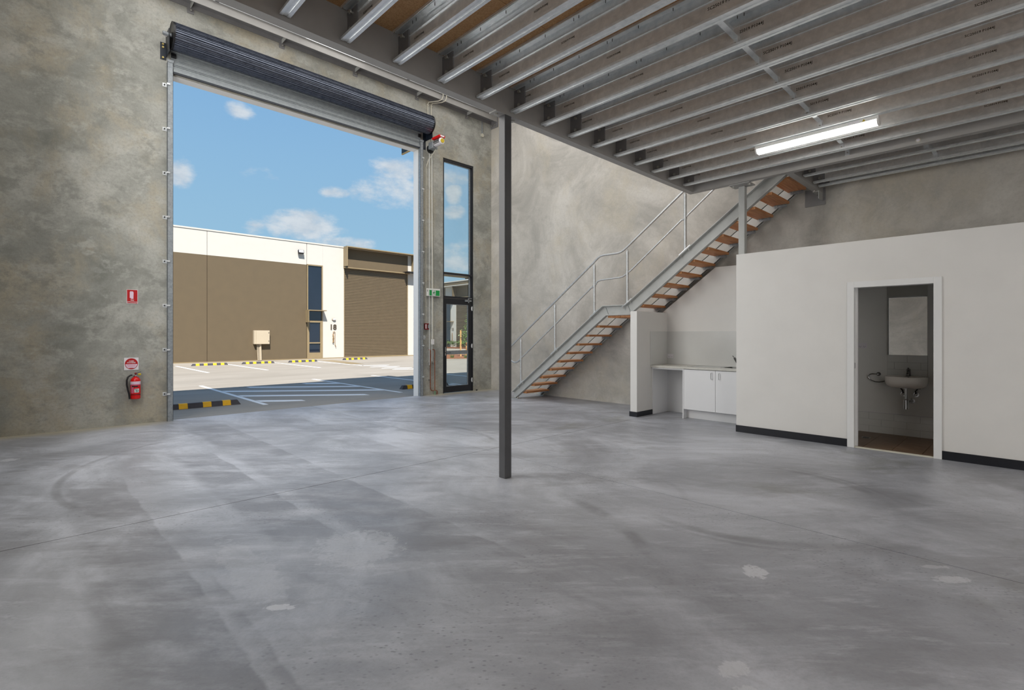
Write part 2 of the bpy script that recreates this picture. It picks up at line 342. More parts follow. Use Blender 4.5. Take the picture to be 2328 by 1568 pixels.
# ------------------------------------------------------------------ mesh helpers
ORG = {}
class MB:
    def __init__(self): self.v = []; self.f = []
    def add(self, vs, fs):
        o = len(self.v); self.v += [tuple(p) for p in vs]; self.f += [tuple(i+o for i in f) for f in fs]; return self
    def box(self, x0, x1, y0, y1, z0, z1):
        x0, x1 = min(x0, x1), max(x0, x1); y0, y1 = min(y0, y1), max(y0, y1); z0, z1 = min(z0, z1), max(z0, z1)
        return self.add([(x0, y0, z0), (x1, y0, z0), (x1, y1, z0), (x0, y1, z0), (x0, y0, z1), (x1, y0, z1), (x1, y1, z1), (x0, y1, z1)],
                        [(3, 2, 1, 0), (4, 5, 6, 7), (0, 1, 5, 4), (1, 2, 6, 5), (2, 3, 7, 6), (3, 0, 4, 7)])
    def prism(self, pts, axis, a, b):
        """polygon pts in the two other axes (cyclic order), extruded along axis from a to b"""
        def mk(p, t): return {'x': (t, p[0], p[1]), 'y': (p[0], t, p[1]), 'z': (p[0], p[1], t)}[axis]
        n = len(pts)
        return self.add([mk(p, a) for p in pts]+[mk(p, b) for p in pts],
                        [tuple(range(n)), tuple(range(2*n-1, n-1, -1))]+[(i, i+n, (i+1) % n+n, (i+1) % n) for i in range(n)])
    def tube(self, path, r, n=10, closed=False, cap=True):
        P = [Vector(p) for p in path]; k = len(P); rings = []
        prev = None
        for i in range(k):
            if closed: t = (P[(i+1) % k]-P[i-1]).normalized()
            else: t = (P[min(i+1, k-1)]-P[max(i-1, 0)]).normalized()
            if prev is None:
                u = t.cross(Vector((0, 0, 1)));
                if u.length < 1e-3: u = t.cross(Vector((1, 0, 0)))
            else: u = prev-t*prev.dot(t)
            u.normalize(); prev = u; w = t.cross(u)
            rr = r[i] if hasattr(r, '__len__') else r
            rings.append([P[i]+(u*math.cos(2*pi*j/n)+w*math.sin(2*pi*j/n))*rr for j in range(n)])
        vs = [p for g in rings for p in g]; fs = []
        for i in range(k if closed else k-1):
            a = i*n; b = ((i+1) % k)*n
            fs += [(a+j, a+(j+1) % n, b+(j+1) % n, b+j) for j in range(n)]
        if cap and not closed: fs += [tuple(range(n-1, -1, -1)), tuple(range((k-1)*n, k*n))]
        return self.add(vs, fs)
    def lathe(self, prof, c, n=24, axis='z'):
        vs = []; fs = []
        for (r, z) in prof:
            for j in range(n):
                a = 2*pi*j/n; p = (r*math.cos(a), r*math.sin(a), z)
                if axis == 'x': p = (p[2], p[0], p[1])
                if axis == 'y': p = (p[0], p[2], p[1])
                vs.append((p[0]+c[0], p[1]+c[1], p[2]+c[2]))
        for i in range(len(prof)-1):
            fs += [(i*n+j, i*n+(j+1) % n, (i+1)*n+(j+1) % n, (i+1)*n+j) for j in range(n)]
        fs += [tuple(range(n-1, -1, -1)), tuple(range((len(prof)-1)*n, len(prof)*n))]
        return self.add(vs, fs)
    def cyl(self, c, r, h, axis='z', n=12):
        return self.lathe([(r, 0), (r, h)], c, n, axis)
    def ellipsoid(self, c, rx, ry, rz, n=12, m=8):
        vs = [(c[0]+rx*math.cos(2*pi*j/n)*math.sin(pi*(i+.5)/m), c[1]+ry*math.sin(2*pi*j/n)*math.sin(pi*(i+.5)/m), c[2]-rz*math.cos(pi*(i+.5)/m)) for i in range(m) for j in range(n)]
        fs = [(i*n+j, i*n+(j+1) % n, (i+1)*n+(j+1) % n, (i+1)*n+j) for i in range(m-1) for j in range(n)]
        fs += [tuple(range(n-1, -1, -1)), tuple(range((m-1)*n, m*n))]
        return self.add(vs, fs)
def mk(name, mb, mat, parent=None, smooth=False, org=None, bevel=0):
    """mesh object whose geometry is given in world coordinates"""
    o0 = ORG[parent] if parent is not None else Vector(org or (0, 0, 0))
    me = bpy.data.meshes.new(name)
    me.from_pydata([(v[0]-o0.x, v[1]-o0.y, v[2]-o0.z) for v in mb.v], [], mb.f); me.update()
    bm = bmesh.new(); bm.from_mesh(me); bmesh.ops.recalc_face_normals(bm, faces=bm.faces)
    if smooth:
        for f in bm.faces: f.smooth = True
        for e in bm.edges:
            if len(e.link_faces) == 2 and e.calc_face_angle(0) > .7: e.smooth = False
    bm.to_mesh(me); bm.free(); me.materials.append(mat)
    o = bpy.data.objects.new(name, me); COL.objects.link(o)
    if parent is not None: o.parent = parent
    else: o.location = o0
    ORG[o] = o0
    if bevel:
        b = o.modifiers.new('bevel', 'BEVEL'); b.width = bevel; b.segments = 2; b.limit_method = 'ANGLE'
    return o
def tag(o, label=None, cat=None, group=None, kind=None):
    if label: o['label'] = label
    if cat: o['category'] = cat
    if group: o['group'] = group
    if kind: o['kind'] = kind
    return o
def thing(name, loc, label, cat, group=None):
    o = bpy.data.objects.new(name, None); COL.objects.link(o); o.location = loc; o.empty_display_size = .1
    ORG[o] = Vector(loc); return tag(o, label, cat, group)
def struct(name, mb, mat, label, cat='wall', **kw):
    return tag(mk(name, mb, mat, **kw), label, cat, kind='structure')
def copy_tree(o, parent=None, loc=None):
    c = o.copy(); COL.objects.link(c); c.parent = parent
    if loc is not None: c.location = loc
    ORG[c] = Vector(loc) if loc is not None else ORG[o]
    for ch in list(o.children): copy_tree(ch, c)
    return c
def text_mesh(name, txt, size, mat, M, parent, extr=.001, bold=0.0, align='LEFT'):
    cu = bpy.data.curves.new(name, 'FONT'); cu.body = txt; cu.size = size; cu.extrude = extr; cu.offset = bold; cu.align_x = align
    cu.resolution_u = 2
    t = bpy.data.objects.new(name+'_tmp', cu); COL.objects.link(t)
    dg = bpy.context.evaluated_depsgraph_get(); me = bpy.data.meshes.new_from_object(t.evaluated_get(dg))
    bpy.data.objects.remove(t); bpy.data.curves.remove(cu)
    o0 = ORG[parent]; me.transform(Matrix.Translation(-o0) @ M); me.update()
    me.materials.clear(); me.materials.append(mat); me.name = name
    o = bpy.data.objects.new(name, me); COL.objects.link(o); o.parent = parent; ORG[o] = o0
    return o
def face_negy(x, y, z):   # text readable from -Y
    return Matrix.Translation((x, y, z)) @ Matrix.Rotation(pi/2, 4, 'X')
def face_negx(x, y, z):   # text readable from -X (runs towards -Y)
    return Matrix.Translation((x, y, z)) @ Matrix.Rotation(-pi/2, 4, 'Z') @ Matrix.Rotation(pi/2, 4, 'X')
def face_posx(x, y, z): return Matrix.Translation((x, y, z)) @ Matrix.Rotation(pi/2, 4, 'Z') @ Matrix.Rotation(pi/2, 4, 'X')
def hexbolt(c, r, h, axis): return MB().lathe([(r*1.5, 0), (r*1.5, h*.25), (r*.95, h*.25), (r*.95, h)], c, 6, axis)
def arc(c, r, a0, a1, n, plane):
    """points on an arc; plane 'yz','xz','xy'"""
    out = []
    for i in range(n+1):
        a = a0+(a1-a0)*i/n; u = r*math.cos(a); v = r*math.sin(a)
        out.append({'yz': (c[0], c[1]+u, c[2]+v), 'xz': (c[0]+u, c[1], c[2]+v), 'xy': (c[0]+u, c[1]+v, c[2])}[plane])
    return out

# ================================================================== SETTING
XL, XR, YF, YB, ZR = -.28, 8.89, 10.0, -7.0, 7.35
DX0, DX1, DZ = 1.765, 6.62, 5.76        # roller door opening
EX0, EX1, EZ = 7.32, 8.285, 5.75        # glazed entry opening
fl = struct('floor', MB().box(XL, XR, YB, YF+.05, -.16, -.014), M_GROUT, 'grey polished concrete warehouse floor with saw-cut joints', 'floor')
for (x0, x1) in ((XL, 4.106), (4.114, XR)):
    for (y0, y1) in ((YB, 4.716), (4.724, YF+.05)):
        mk('floor_slab', MB().box(x0, x1, y0, y1, -.014, 0), M_FLOOR, fl)
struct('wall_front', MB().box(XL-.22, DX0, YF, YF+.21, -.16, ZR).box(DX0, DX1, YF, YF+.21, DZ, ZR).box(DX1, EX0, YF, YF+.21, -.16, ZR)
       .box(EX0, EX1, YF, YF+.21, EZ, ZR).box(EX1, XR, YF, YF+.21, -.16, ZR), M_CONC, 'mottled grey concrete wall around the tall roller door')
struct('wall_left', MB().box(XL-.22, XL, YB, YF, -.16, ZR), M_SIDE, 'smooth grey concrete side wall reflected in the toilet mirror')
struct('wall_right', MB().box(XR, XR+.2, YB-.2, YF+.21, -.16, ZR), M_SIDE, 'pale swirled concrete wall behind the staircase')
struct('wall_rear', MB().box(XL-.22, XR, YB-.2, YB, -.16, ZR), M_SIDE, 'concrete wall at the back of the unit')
struct('ceiling', MB().box(XL-.22, XR+.2, YB-.2, YF+.21, ZR, ZR+.1), M_ROOF, 'pale roof sheeting above the mezzanine', 'ceiling')
# painted reveals of the roller door opening
struct('trim_1', MB().box(DX0, DX0+.004, YF+.02, YF+.212, -.03, DZ), M_FRAME, 'white painted left reveal of the roller door opening', 'trim')
struct('trim_2', MB().box(DX1-.004, DX1, YF+.02, YF+.212, -.03, DZ), M_FRAME, 'white painted right reveal of the roller door opening', 'trim')
struct('trim_3', MB().box(DX0+.004, DX1-.004, YF+.02, YF+.212, DZ-.004, DZ), M_FRAME, 'white painted head of the roller door opening', 'trim')

# toilet partition with door opening, return wall, kitchen back wall and nib
PX, PT = 7.56, 2.61
DY0, DY1, DH = .775, 1.615, 2.05
struct('wall_partition', MB().box(PX, PX+.11, YB, DY0, 0, PT).box(PX, PX+.11, DY0, DY1, DH, PT).box(PX, PX+.11, DY1, 3.06, 0, PT), M_WHITE, 'white plasterboard partition with the toilet doorway')
struct('wall_return', MB().box(PX+.11, 8.70, 2.95, 3.06, 0, PT), M_WHITE, 'white return wall hiding the end of the kitchenette')
struct('wall_kitchen', MB().prism([(3.06, 0), (4.93, 0), (4.93, 1.83), (3.88, 2.61), (3.06, 2.61)], 'x', 8.70, 8.76), M_WHITE, 'white wall behind the kitchenette, cut to the slope of the stair')
struct('wall_nib', MB().box(7.65, 8.70, 4.80, 4.93, 0, 1.84), M_WHITE, 'low white nib wall at the end of the kitchenette')
struct('wall_toilet', MB().box(8.862, 8.885, -.3, 2.2, 0, 2.42).box(PX+.11, 8.885, 2.2, 2.3, 0, 2.5).box(PX+.11, 8.885, -.4, -.3, 0, 2.5), M_TOILET, 'grey-white painted walls inside the toilet')
struct('ceiling_toilet', MB().box(PX+.11, 8.885, -.3, 2.2, 2.42, 2.5), M_TOILET, 'white ceiling over the toilet', 'ceiling')
# skirtings
for i, (b, l) in enumerate([((PX-.014, PX, 1.66, 3.062, 0, .098), 'black skirting on the partition beside the kitchenette'), ((PX-.014, PX, YB, .735, 0, .098), 'black skirting on the partition right of the toilet door')]):
    struct('baseboard_%d' % (i+1), MB().box(*b), M_SKIRT, l, 'skirting')
struct('baseboard_3', MB().box(7.636, 7.65, 4.788, 4.944, 0, .085).box(7.65, 8.16, 4.788, 4.80, 0, .085), M_SKIRT, 'black skirting wrapping the foot of the nib wall', 'skirting')
# toilet door frame
dr = tag(thing('door_1', (PX, 1.19, 0), 'white timber frame of the open toilet doorway', 'door frame'), kind='structure')
FX0, FX1 = PX-.022, PX+.11
for n_, b in (('architrave', (FX0, PX, 1.585, 1.66, 0, 2.095)), ('architrave', (FX0, PX, .735, .81, 0, 2.095)), ('architrave', (FX0, PX, .81, 1.585, 2.02, 2.095)),
              ('jamb', (PX, FX1, 1.585, DY1, 0, 2.05)), ('jamb', (PX, FX1, DY0, .81, 0, 2.05)), ('head_jamb', (PX, FX1, .81, 1.585, 2.02, 2.05))):
    mk(n_, MB().box(*b), M_FRAME, dr, bevel=.003)
mk('sliding_door_edge', MB().box(PX+.045, PX+.08, 1.56, 1.585, .01, 2.02), M_FRAME, dr)
mk('strike_plate', MB().box(PX+.03, PX+.031, 1.5835, 1.5855, 1.0, 1.07).box(PX+.02, PX+.04, 1.584, 1.585, 1.0, 1.07), M_BLACK, dr)
mk('threshold', MB().box(PX-.005, PX+.03, .81, 1.585, 0, .014), M_CREAM, dr)

# ================================================================== MEZZANINE FRAME
SOF = 3.62
def channel_x(x0, x1, yw, zb, d, w, sgn, t=.012):   # web on y=yw, flanges towards sgn*y
    m = MB(); m.box(x0, x1, yw, yw+sgn*t*.7, zb+t, zb+d-t); m.box(x0, x1, yw, yw+sgn*w, zb, zb+t); m.box(x0, x1, yw, yw+sgn*w, zb+d-t, zb+d); return m
def channel_y(y0, y1, xw, zb, d, w, sgn, t=.012):
    m = MB(); m.box(xw, xw+sgn*t*.7, y0, y1, zb+t, zb+d-t); m.box(xw, xw+sgn*w, y0, y1, zb, zb+t); m.box(xw, xw+sgn*w, y0, y1, zb+d-t, zb+d); return m
b1 = thing('edge_beam', (3.6, 3.65, SOF), 'long grey steel edge beam carrying the joist ends above the near column', 'beam')
mk('channel', channel_x(XL, 7.49, 3.652, SOF, .30, .09, 1), M_BEAM, b1)
b2 = thing('trimmer_beam', (7.40, .5, SOF), 'grey steel beam along the stair opening, lowest beam above the partition', 'beam')
mk('channel', channel_y(-6.9, 3.65, 7.40, SOF, .30, .09, 1), M_BEAM, b2)
mk('splice_bolt', hexbolt((7.40, 3.60, 3.78), .012, .035, 'x'), M_BOLT, b2).location.x -= .035
hd = thing('stair_header_beam', (8.1, 2.3, SOF), 'short steel header at the top of the stair', 'beam')
mk('channel', channel_x(7.50, XR-.012, 2.27, SOF, .28, .09, 1), M_BEAM, hd)
mk('end_plate', MB().box(XR-.012, XR-.001, 2.24, 2.52, 3.44, 3.70), M_STEELM, hd)
mk('seat_bracket', MB().box(8.68, XR-.012, 2.275, 2.285, 3.50, 3.62).box(8.68, XR-.012, 2.285, 2.36, 3.605, 3.619), M_STEEL, hd)
mk('bolt', MB().lathe([(.016, 0), (.016, .02)], (8.64, 2.33, 3.60), 6), M_BOLT, hd)
wb = thing('wall_header_beam', (4, 9.9, 6.9), 'dark steel beam laid flat high on the wall above the roller door', 'beam')
mk('wall_flange', MB().box(XL, XR-.015, YF-.014, YF-.001, 6.99, 7.155), M_STEELM, wb)
mk('web', MB().box(XL, XR-.015, 9.76, YF-.014, 7.068, 7.078), M_STEELM, wb)
mk('inner_flange', MB().box(XL, XR-.015, 9.748, 9.76, 6.99, 7.155), M_BEAM, wb)
for i, xc in enumerate((.52, 2.03, 3.53, 5.03, 6.57, 8.06)):
    c = mk('wall_cleat', MB().box(xc-.05, xc+.05, YF-.012, YF-.001, 6.90, 6.99), M_STEELM, wb)
    mk('stiffener', MB().prism([(YF-.014, 6.99), (YF-.014, 7.068), (9.76, 7.068), (9.76, 6.995)], 'x', xc-.004, xc+.004), M_STEEL, wb)
    mk('bolt', MB().lathe([(.016, 0), (.016, .012), (.009, .012), (.009, .035)], (xc, YF-.012-.0, 6.945), 8, 'y'), M_BOLT, c).location.y -= .035
mk('end_plate', MB().box(XR-.015, XR-.002, 9.72, YF-.001, 6.86, 7.16), M_STEELM, wb)
for yy, zz in ((9.80, 6.92), (9.92, 6.92), (9.80, 7.02)):
    mk('bolt', MB().lathe([(.017, 0), (.017, .012), (.009, .012), (.009, .05)], (XR-.065, yy, zz), 8, 'x'), M_BOLT, wb)
# cable tray and batten lamp above that beam
tr = thing('cable_tray', (4, 9.74, 7.16), 'galvanised cable tray lying on the high wall beam', 'cable tray')
mk('tray', MB().box(XL, 8.6, 9.70, 9.748, 7.158, 7.162).box(XL, 8.6, 9.698, 9.701, 7.115, 7.162), M_GALV, tr)
for xc in (2.36, 6.15): mk('joiner', MB().box(xc-.03, xc+.03, 9.694, 9.70, 7.11, 7.165), M_STEELD, tr)
bl = thing('wall_batten_light', (4.5, 9.68, 7.1), 'bright batten lamp high above the roller door, half hidden by the edge beam', 'light')
for x0, x1 in ((3.90, 4.30), (4.33, 5.10)): mk('diffuser', MB().prism([(9.64, 7.145), (9.655, 7.125), (9.69, 7.125), (9.695, 7.145), (9.695, 7.17), (9.64, 7.17)], 'x', x0, x1), M_LAMP2, bl)
mk('lamp_body', MB().box(3.88, 5.12, 9.645, 9.692, 7.17, 7.19), M_LAMPB, bl)

# particle board mezzanine deck, sheet by sheet
dk = struct('ceiling_deck', MB().box(XL, 7.49, YB, 3.66, 3.926, 3.94), M_BOARD, 'orange particle board deck of the mezzanine seen between joists', 'ceiling')
yy = 3.655; r_ = 0
while yy > YB+.1:
    y2 = max(yy-.897, YB+.01); xx = XL+.002 - (r_ % 2)*1.1
    while xx < 7.48:
        x2 = min(xx+2.665, 7.488)
        mk('deck_sheet', MB().box(max(xx, XL+.002), x2, y2, yy, 3.905, 3.926), M_BOARD, dk); xx += 2.668
    yy = y2-.004; r_ += 1
dk2 = struct('ceiling_landing', MB().box(7.50, XR, YB, 2.26, 3.905, 3.94), M_BOARD, 'particle board deck over the toilet side', 'ceiling')

# joists: lipped C sections opening to -X
JB, JT = 3.65, 3.903
def joist_mb(y0, y1, x=0):
    a, b = x-.05, x+.026; t = .0024; m = MB()
    m.box(b-t, b, y0, y1, JB, JT)                                         # web
    for z, up in ((JB, 1), (JT, -1)):
        z0 = z; z1 = z+up*t
        m.box(a, a+.024, y0, y1, z0, z1); m.box(a+.052, b-t, y0, y1, z0, z1)
        m.box(a+.024, a+.052, y0, y1, z0+up*.005, z1+up*.005)             # rolled rib
        m.box(a+.0225, a+.0249, y0, y1, z0, z1+up*.005); m.box(a+.0511, a+.0535, y0, y1, z0, z1+up*.005)
        m.box(a, a+t, y0, y1, z1, z1+up*.018)                             # lip
    m.box(b-.012, b-t, y0, y1, JT-.075, JT-.072)                          # crease near the top of the web
    return m
ORD = ['first', 'second', 'third', 'fourth', 'fifth', 'sixth', 'seventh', 'eighth', 'ninth', 'tenth', 'eleventh', 'twelfth', 'thirteenth', 'fourteenth']
JX = [1.318+.4446*k for k in range(14)]
j0 = thing('floor_joist', (JX[0], 3.645, JB), ORD[0]+' galvanised joist under the mezzanine, counted from the roller door side', 'joist', 'mezzanine joists')
x = JX[0]
mk('c_section', joist_mb(-6.9, 3.64, x), M_GALV, j0)
cl_ = mk('end_cleat', MB().box(x+.012, x+.0235, 3.50, 3.65, JB+.01, JT-.02), M_STEELM, j0)
for zz in (JB+.06, JT-.06):
    mk('bolt', MB().lathe([(.017, 0), (.017, .012), (.009, .012), (.009, .03)], (x-.018, 3.56, zz), 8, 'x'), M_BOLT, cl_)
for yy, sz_ in ((3.47, .02), (2.64, .0205), (1.58, .033), (.35, .026), (-.7, .026)):
    text_mesh('printed_mark', 'SC25019 P1044J', sz_, M_INK, face_negx(x+.0230, yy, JB+.122), j0, .0003, .0004)
sc_ = MB()
for i in range(18):
    yy = 3.40-i*.30
    for dy in ((0, .05) if i % 3 == 0 else (0,)):
        sc_.cyl((x-.012, yy-dy, JT-.03), .0028, .028, n=5)
tag(mk('deck_screws', sc_, M_INK, j0), kind='stuff')
joists = [j0]
for k in range(1, 14):
    c = copy_tree(j0, loc=(JX[k], 3.645, JB))
    c['label'] = ORD[k]+' galvanised joist under the mezzanine, counted from the roller door side' if k < 13 else 'last galvanised joist, right beside the stair opening beam'
    for ch in c.children:
        if ch.name.startswith('printed_mark'): ch.location.y += random.uniform(-.12, .1)
    joists.append(c)
# bridging between joists
g0 = None
BY = 1.60
for k in range(5, 14):
    if k == 11: continue
    xa = JX[k]+.026; xb = (JX[k+1]+.0236) if k < 13 else 7.40
    if k == 13: xb = 7.398
    g = thing('joist_bridging', (xa, BY, JB), 'light steel bridging between the %s and %s joists' % (ORD[k], ORD[k+1]) if k < 13 else 'light steel bridging between the last joist and the stair opening beam', 'bridging', 'joist bridging')
    mk('angle', MB().box(xa+.001, xb-.004, BY, BY+.045, 3.742, 3.745).box(xa+.001, xb-.004, BY+.042, BY+.045, 3.745, 3.83), M_GALV, g)
    mk('end_tab', MB().box(xb-.006, xb-.001, BY-.005, BY+.05, 3.668, 3.84).box(xb-.045, xb-.006, BY-.005, BY-.002, 3.668, 3.745), M_GALV, g)
    mk('bolt', MB().cyl((xb-.018, BY+.022, 3.70), .008, .012, 'x', 6), M_BOLT, g)
# joists over the toilet side
J2 = [7.90, 8.345, 8.60]; L2 = ['nearest the beam', 'in the middle', 'nearest the concrete wall']
for i, x in enumerate(J2):
    c = thing('landing_joist', (x, 2.26, JB), 'galvanised joist above the toilet, %s' % L2[i], 'joist', 'joists above the toilet')
    mk('c_section', joist_mb(-6.9, 2.255, x), M_GALV, c)
    cc = mk('end_cleat', MB().box(x+.012, x+.0235, 2.12, 2.262, JB+.01, JT-.02), M_STEELM, c)
    mk('bolt', MB().lathe([(.017, 0), (.017, .012), (.009, .012), (.009, .03)], (x-.018, 2.18, JB+.06), 8, 'x'), M_BOLT, cc)
for i, (xa, xb, yb) in enumerate(((7.50, 7.92, .90), (7.93, 8.366, .86), (8.373, 8.62, .85))):
    g = thing('landing_bridging', (xa, yb, JB), 'light bridging piece above the toilet, %s' % ('beside the stair opening beam', 'between the first two joists', 'beside the concrete wall')[i], 'bridging', 'bridging above the toilet')
    mk('angle', MB().box(xa+.001, xb-.004, yb, yb+.045, 3.742, 3.745).box(xa+.001, xb-.004, yb+.042, yb+.045, 3.745, 3.83), M_GALV, g)
    mk('end_tab', MB().box(xb-.006, xb-.001, yb-.005, yb+.05, 3.668, 3.84), M_GALV, g)

# columns
def column(name, x0, x1, y0, y1, ztop, label, mat, along, plate):
    c = thing(name, ((x0+x1)/2, (y0+y1)/2, 0), label, 'column')
    mk('hollow_section', MB().box(x0, x1, y0, y1, .0, ztop-.012), mat, c, bevel=.006)
    p = mk('cap_plate', MB().box(*plate, ztop-.012, ztop), M_BEAM, c)
    return c, p
c1, p1 = column('steel_column', 3.413, 3.503, 3.635, 3.725, SOF, 'grey square steel column standing alone in the middle of the floor', M_STEELD, 'x', (3.30, 3.615, 3.64, 3.74))
for xb in (3.345, 3.57): mk('bolt', MB().lathe([(.014, 0), (.022, .0), (.022, .016)], (xb, 3.69, SOF-.028), 6), M_BOLT, p1)
c2, p2 = column('steel_column', 7.575, 7.665, 2.947, 3.037, SOF, 'short grey steel column standing on the partition end under the stair opening beam', M_STEEL, 'y', (7.44, 7.67, 2.83, 3.12))
for yb in (2.86, 3.09): mk('bolt', MB().lathe([(.014, 0), (.022, .0), (.022, .016)], (7.52, yb, SOF-.028), 6), M_BOLT, p2)

# batten light on the joists
lt = thing('batten_light', (6.26, 1.7, 3.57), 'lit white LED batten fixed under the joists', 'light')
mk('lamp_body', MB().box(6.205, 6.315, 1.10, 2.29, 3.612, 3.649), M_LAMPB, lt, bevel=.003)
mk('diffuser', MB().prism([(6.208, 3.612), (6.208, 3.595), (6.228, 3.568), (6.292, 3.568), (6.312, 3.595), (6.312, 3.612)], 'y', 1.112, 2.278), M_LAMP, lt)
for y0, y1 in ((1.095, 1.112), (2.278, 2.295)): mk('end_cap', MB().prism([(6.203, 3.65), (6.203, 3.593), (6.226, 3.564), (6.294, 3.564), (6.317, 3.593), (6.317, 3.65)], 'y', y0, y1), M_LAMPB, lt)
mk('warning_sticker', MB().prism([(1.235, 3.618), (1.205, 3.618), (1.22, 3.642)], 'x', 6.2042, 6.205), M_YEL, lt)
mk('rating_label', MB().box(6.2042, 6.205, 1.26, 1.36, 3.618, 3.642), M_SIGNW, lt)
for i_, (bx_, by_) in enumerate(ADDED_BATTENS):  # copies of the visible batten, added out of view to go with the fill
    c = copy_tree(lt, loc=(bx_, by_, 3.57)); c['label'] = 'LED batten under the joists behind the viewpoint, %s' % ('front left', 'front right', 'rear left', 'rear right')[i_]; c['group'] = 'battens behind the viewpoint'
sn = thing('motion_sensor', (7.38, .93, 3.66), 'small round cream sensor on the stair opening beam', 'sensor')
mk('sensor_base', MB().cyl((7.388, .93, 3.665), .024, .012, 'x', 16), M_CREAM, sn, True)
mk('sensor_eye', MB().ellipsoid((7.385, .93, 3.665), .014, .018, .018), M_SIGNW, sn, True)

# ================================================================== STAIRCASE
st = thing('staircase', (8.4, 6.0, 0), 'steel staircase with timber treads climbing along the concrete wall', 'stairs')
TOP = [(8.22, .15), (5.735, 1.985), (5.228, 1.985), (2.62, 3.89), (2.37, 3.89)]
BOT = [(8.22, .016), (8.11, .016), (5.652, 1.795), (5.13, 1.80), (2.37, 3.845)]
def off(P, d): return [(a, b+d) for a, b in P]
for nm, xw, fx in (('near', 8.0, (7.93, 8.008)), ('far', 8.78, (8.78, 8.855))):
    sg = mk('stringer', MB().prism(TOP+BOT[::-1], 'x', xw, xw+.008), M_STEEL, st)
    mk('top_flange', MB().prism(TOP[:4]+off(TOP[:4], -.015)[::-1], 'x', *fx), M_STEEL, sg)
    mk('bottom_flange', MB().prism(off(BOT[1:], .015)+BOT[1:][::-1], 'x', *fx), M_STEEL, sg)
    mk('base_plate', MB().box(fx[0]-.02, fx[1]+.02, 8.02, 8.24, 0, .016), M_BOLT, sg)
    mk('base_bolt', MB().cyl((fx[0]+.03, 8.06, .016), .018, .02, n=6), M_BOLT, sg)
    if nm == 'near':
        for P, Q in (((5.70, 1.955), (5.632, 1.80)), ((5.20, 1.965), (5.14, 1.81))):
            mk('weld_seam', MB().tube([(xw-.001, P[0], P[1]), (xw-.001, Q[0], Q[1])], .0035, 5), M_STEELD, sg)
def tread(y0, y1, zc):
    t_ = mk('tread', MB().box(8.009, 8.779, y0, y1, zc-.02, zc+.02), M_TREAD, st, bevel=.004)
    for xa, xb, xv in ((8.739, 8.779, 8.775),):
        b_ = mk('tread_bracket', MB().box(xa, xb, y0+.04, y1-.04, zc-.024, zc-.02).box(xv, xv+.004, y0+.04, y1-.04, zc-.064, zc-.024), M_GALV2, t_)
    mk('bolt', MB().cyl((8.757, y0+.075, zc-.033), .008, .01, n=6).cyl((8.757, y1-.075, zc-.033), .008, .01, n=6), M_BOLT, t_)
for k in range(9): tread(7.838-.248*k, 7.838-.248*k+.265, .148+.1806*k)
tread(5.385, 5.66, 1.772); tread(5.10, 5.38, 1.772)
for k in range(11): tread(4.877-.240*k, 4.877-.240*k+.262, 1.959+.1755*k)

hr = thing('handrail', (7.985, 6, .4), 'galvanised tube handrail on the open side of the stair', 'handrail')
HX = 7.97
def P3(L): return [(HX, a, b) for a, b in L]
top = [(8.15, .805), (8.22, .815), (8.31, .865), (8.37, .95), (8.375, 1.04), (8.34, 1.115), (8.279, 1.175), (5.99, 2.815), (5.92, 2.87), (5.86, 2.915), (5.80, 2.943), (5.72, 2.952), (5.42, 2.952), (5.34, 2.965), (5.28, 2.995), (5.21, 3.04), (4.16, 3.80), (3.2, 4.50)]
mk('top_rail', MB().tube(P3([(7.985, .885), (8.07, .825)]+top), .0205, 12), M_RAIL, hr, True)
for L in ([(7.93, .93), (7.0, 1.615)], [(6.915, 1.672), (5.985, 2.375)], [(5.91, 2.43), (5.86, 2.462), (5.80, 2.48), (5.36, 2.495), (5.29, 2.51), (5.24, 2.54)], [(5.155, 2.585), (4.12, 3.375)], [(4.02, 3.435), (3.2, 4.06)]):
    r_ = mk('mid_rail', MB().tube(P3(L), .016, 10), M_RAIL, hr, True)
for (y, z0, z1) in ((7.965, .345, 1.36), (6.96, 1.09, 2.085), (5.945, 1.84, 2.815), (5.20, 2.01, 3.0), (4.07, 2.84, 3.83)):
    p_ = mk('post', MB().tube([(HX, y, z0), (HX, y, z1-.04)], .0235, 12), M_RAIL, hr, True)
    mk('post_cap', MB().lathe([(.0265, 0), (.0265, .05), (.018, .065), (.011, .07), (.011, .10)], (HX, y, z1-.10), 12), M_RAIL, p_, True)
    zm = z0+ (z1-z0)*.56
    mk('rail_collar', MB().lathe([(.029, 0), (.029, .05)], (HX, y, zm-.025), 12), M_RAIL, p_, True)
    mk('collar_lug', MB().tube([(HX, y-.055, zm+.035), (HX, y+.055, zm-.04)], .014, 8), M_RAIL, p_, True)
    mk('foot_plate', MB().prism([(y-.10, z0+.075+.0), (y+.10, z0-.073), (y+.10, z0-.063), (y-.10, z0+.085)], 'x', 7.935, 8.005), M_GALV, p_)
    for dy in (-.07, .07): mk('foot_bolt', MB().cyl((7.95, y+dy, z0-dy*.74-.055), .009, .05, n=6), M_BOLT, p_)

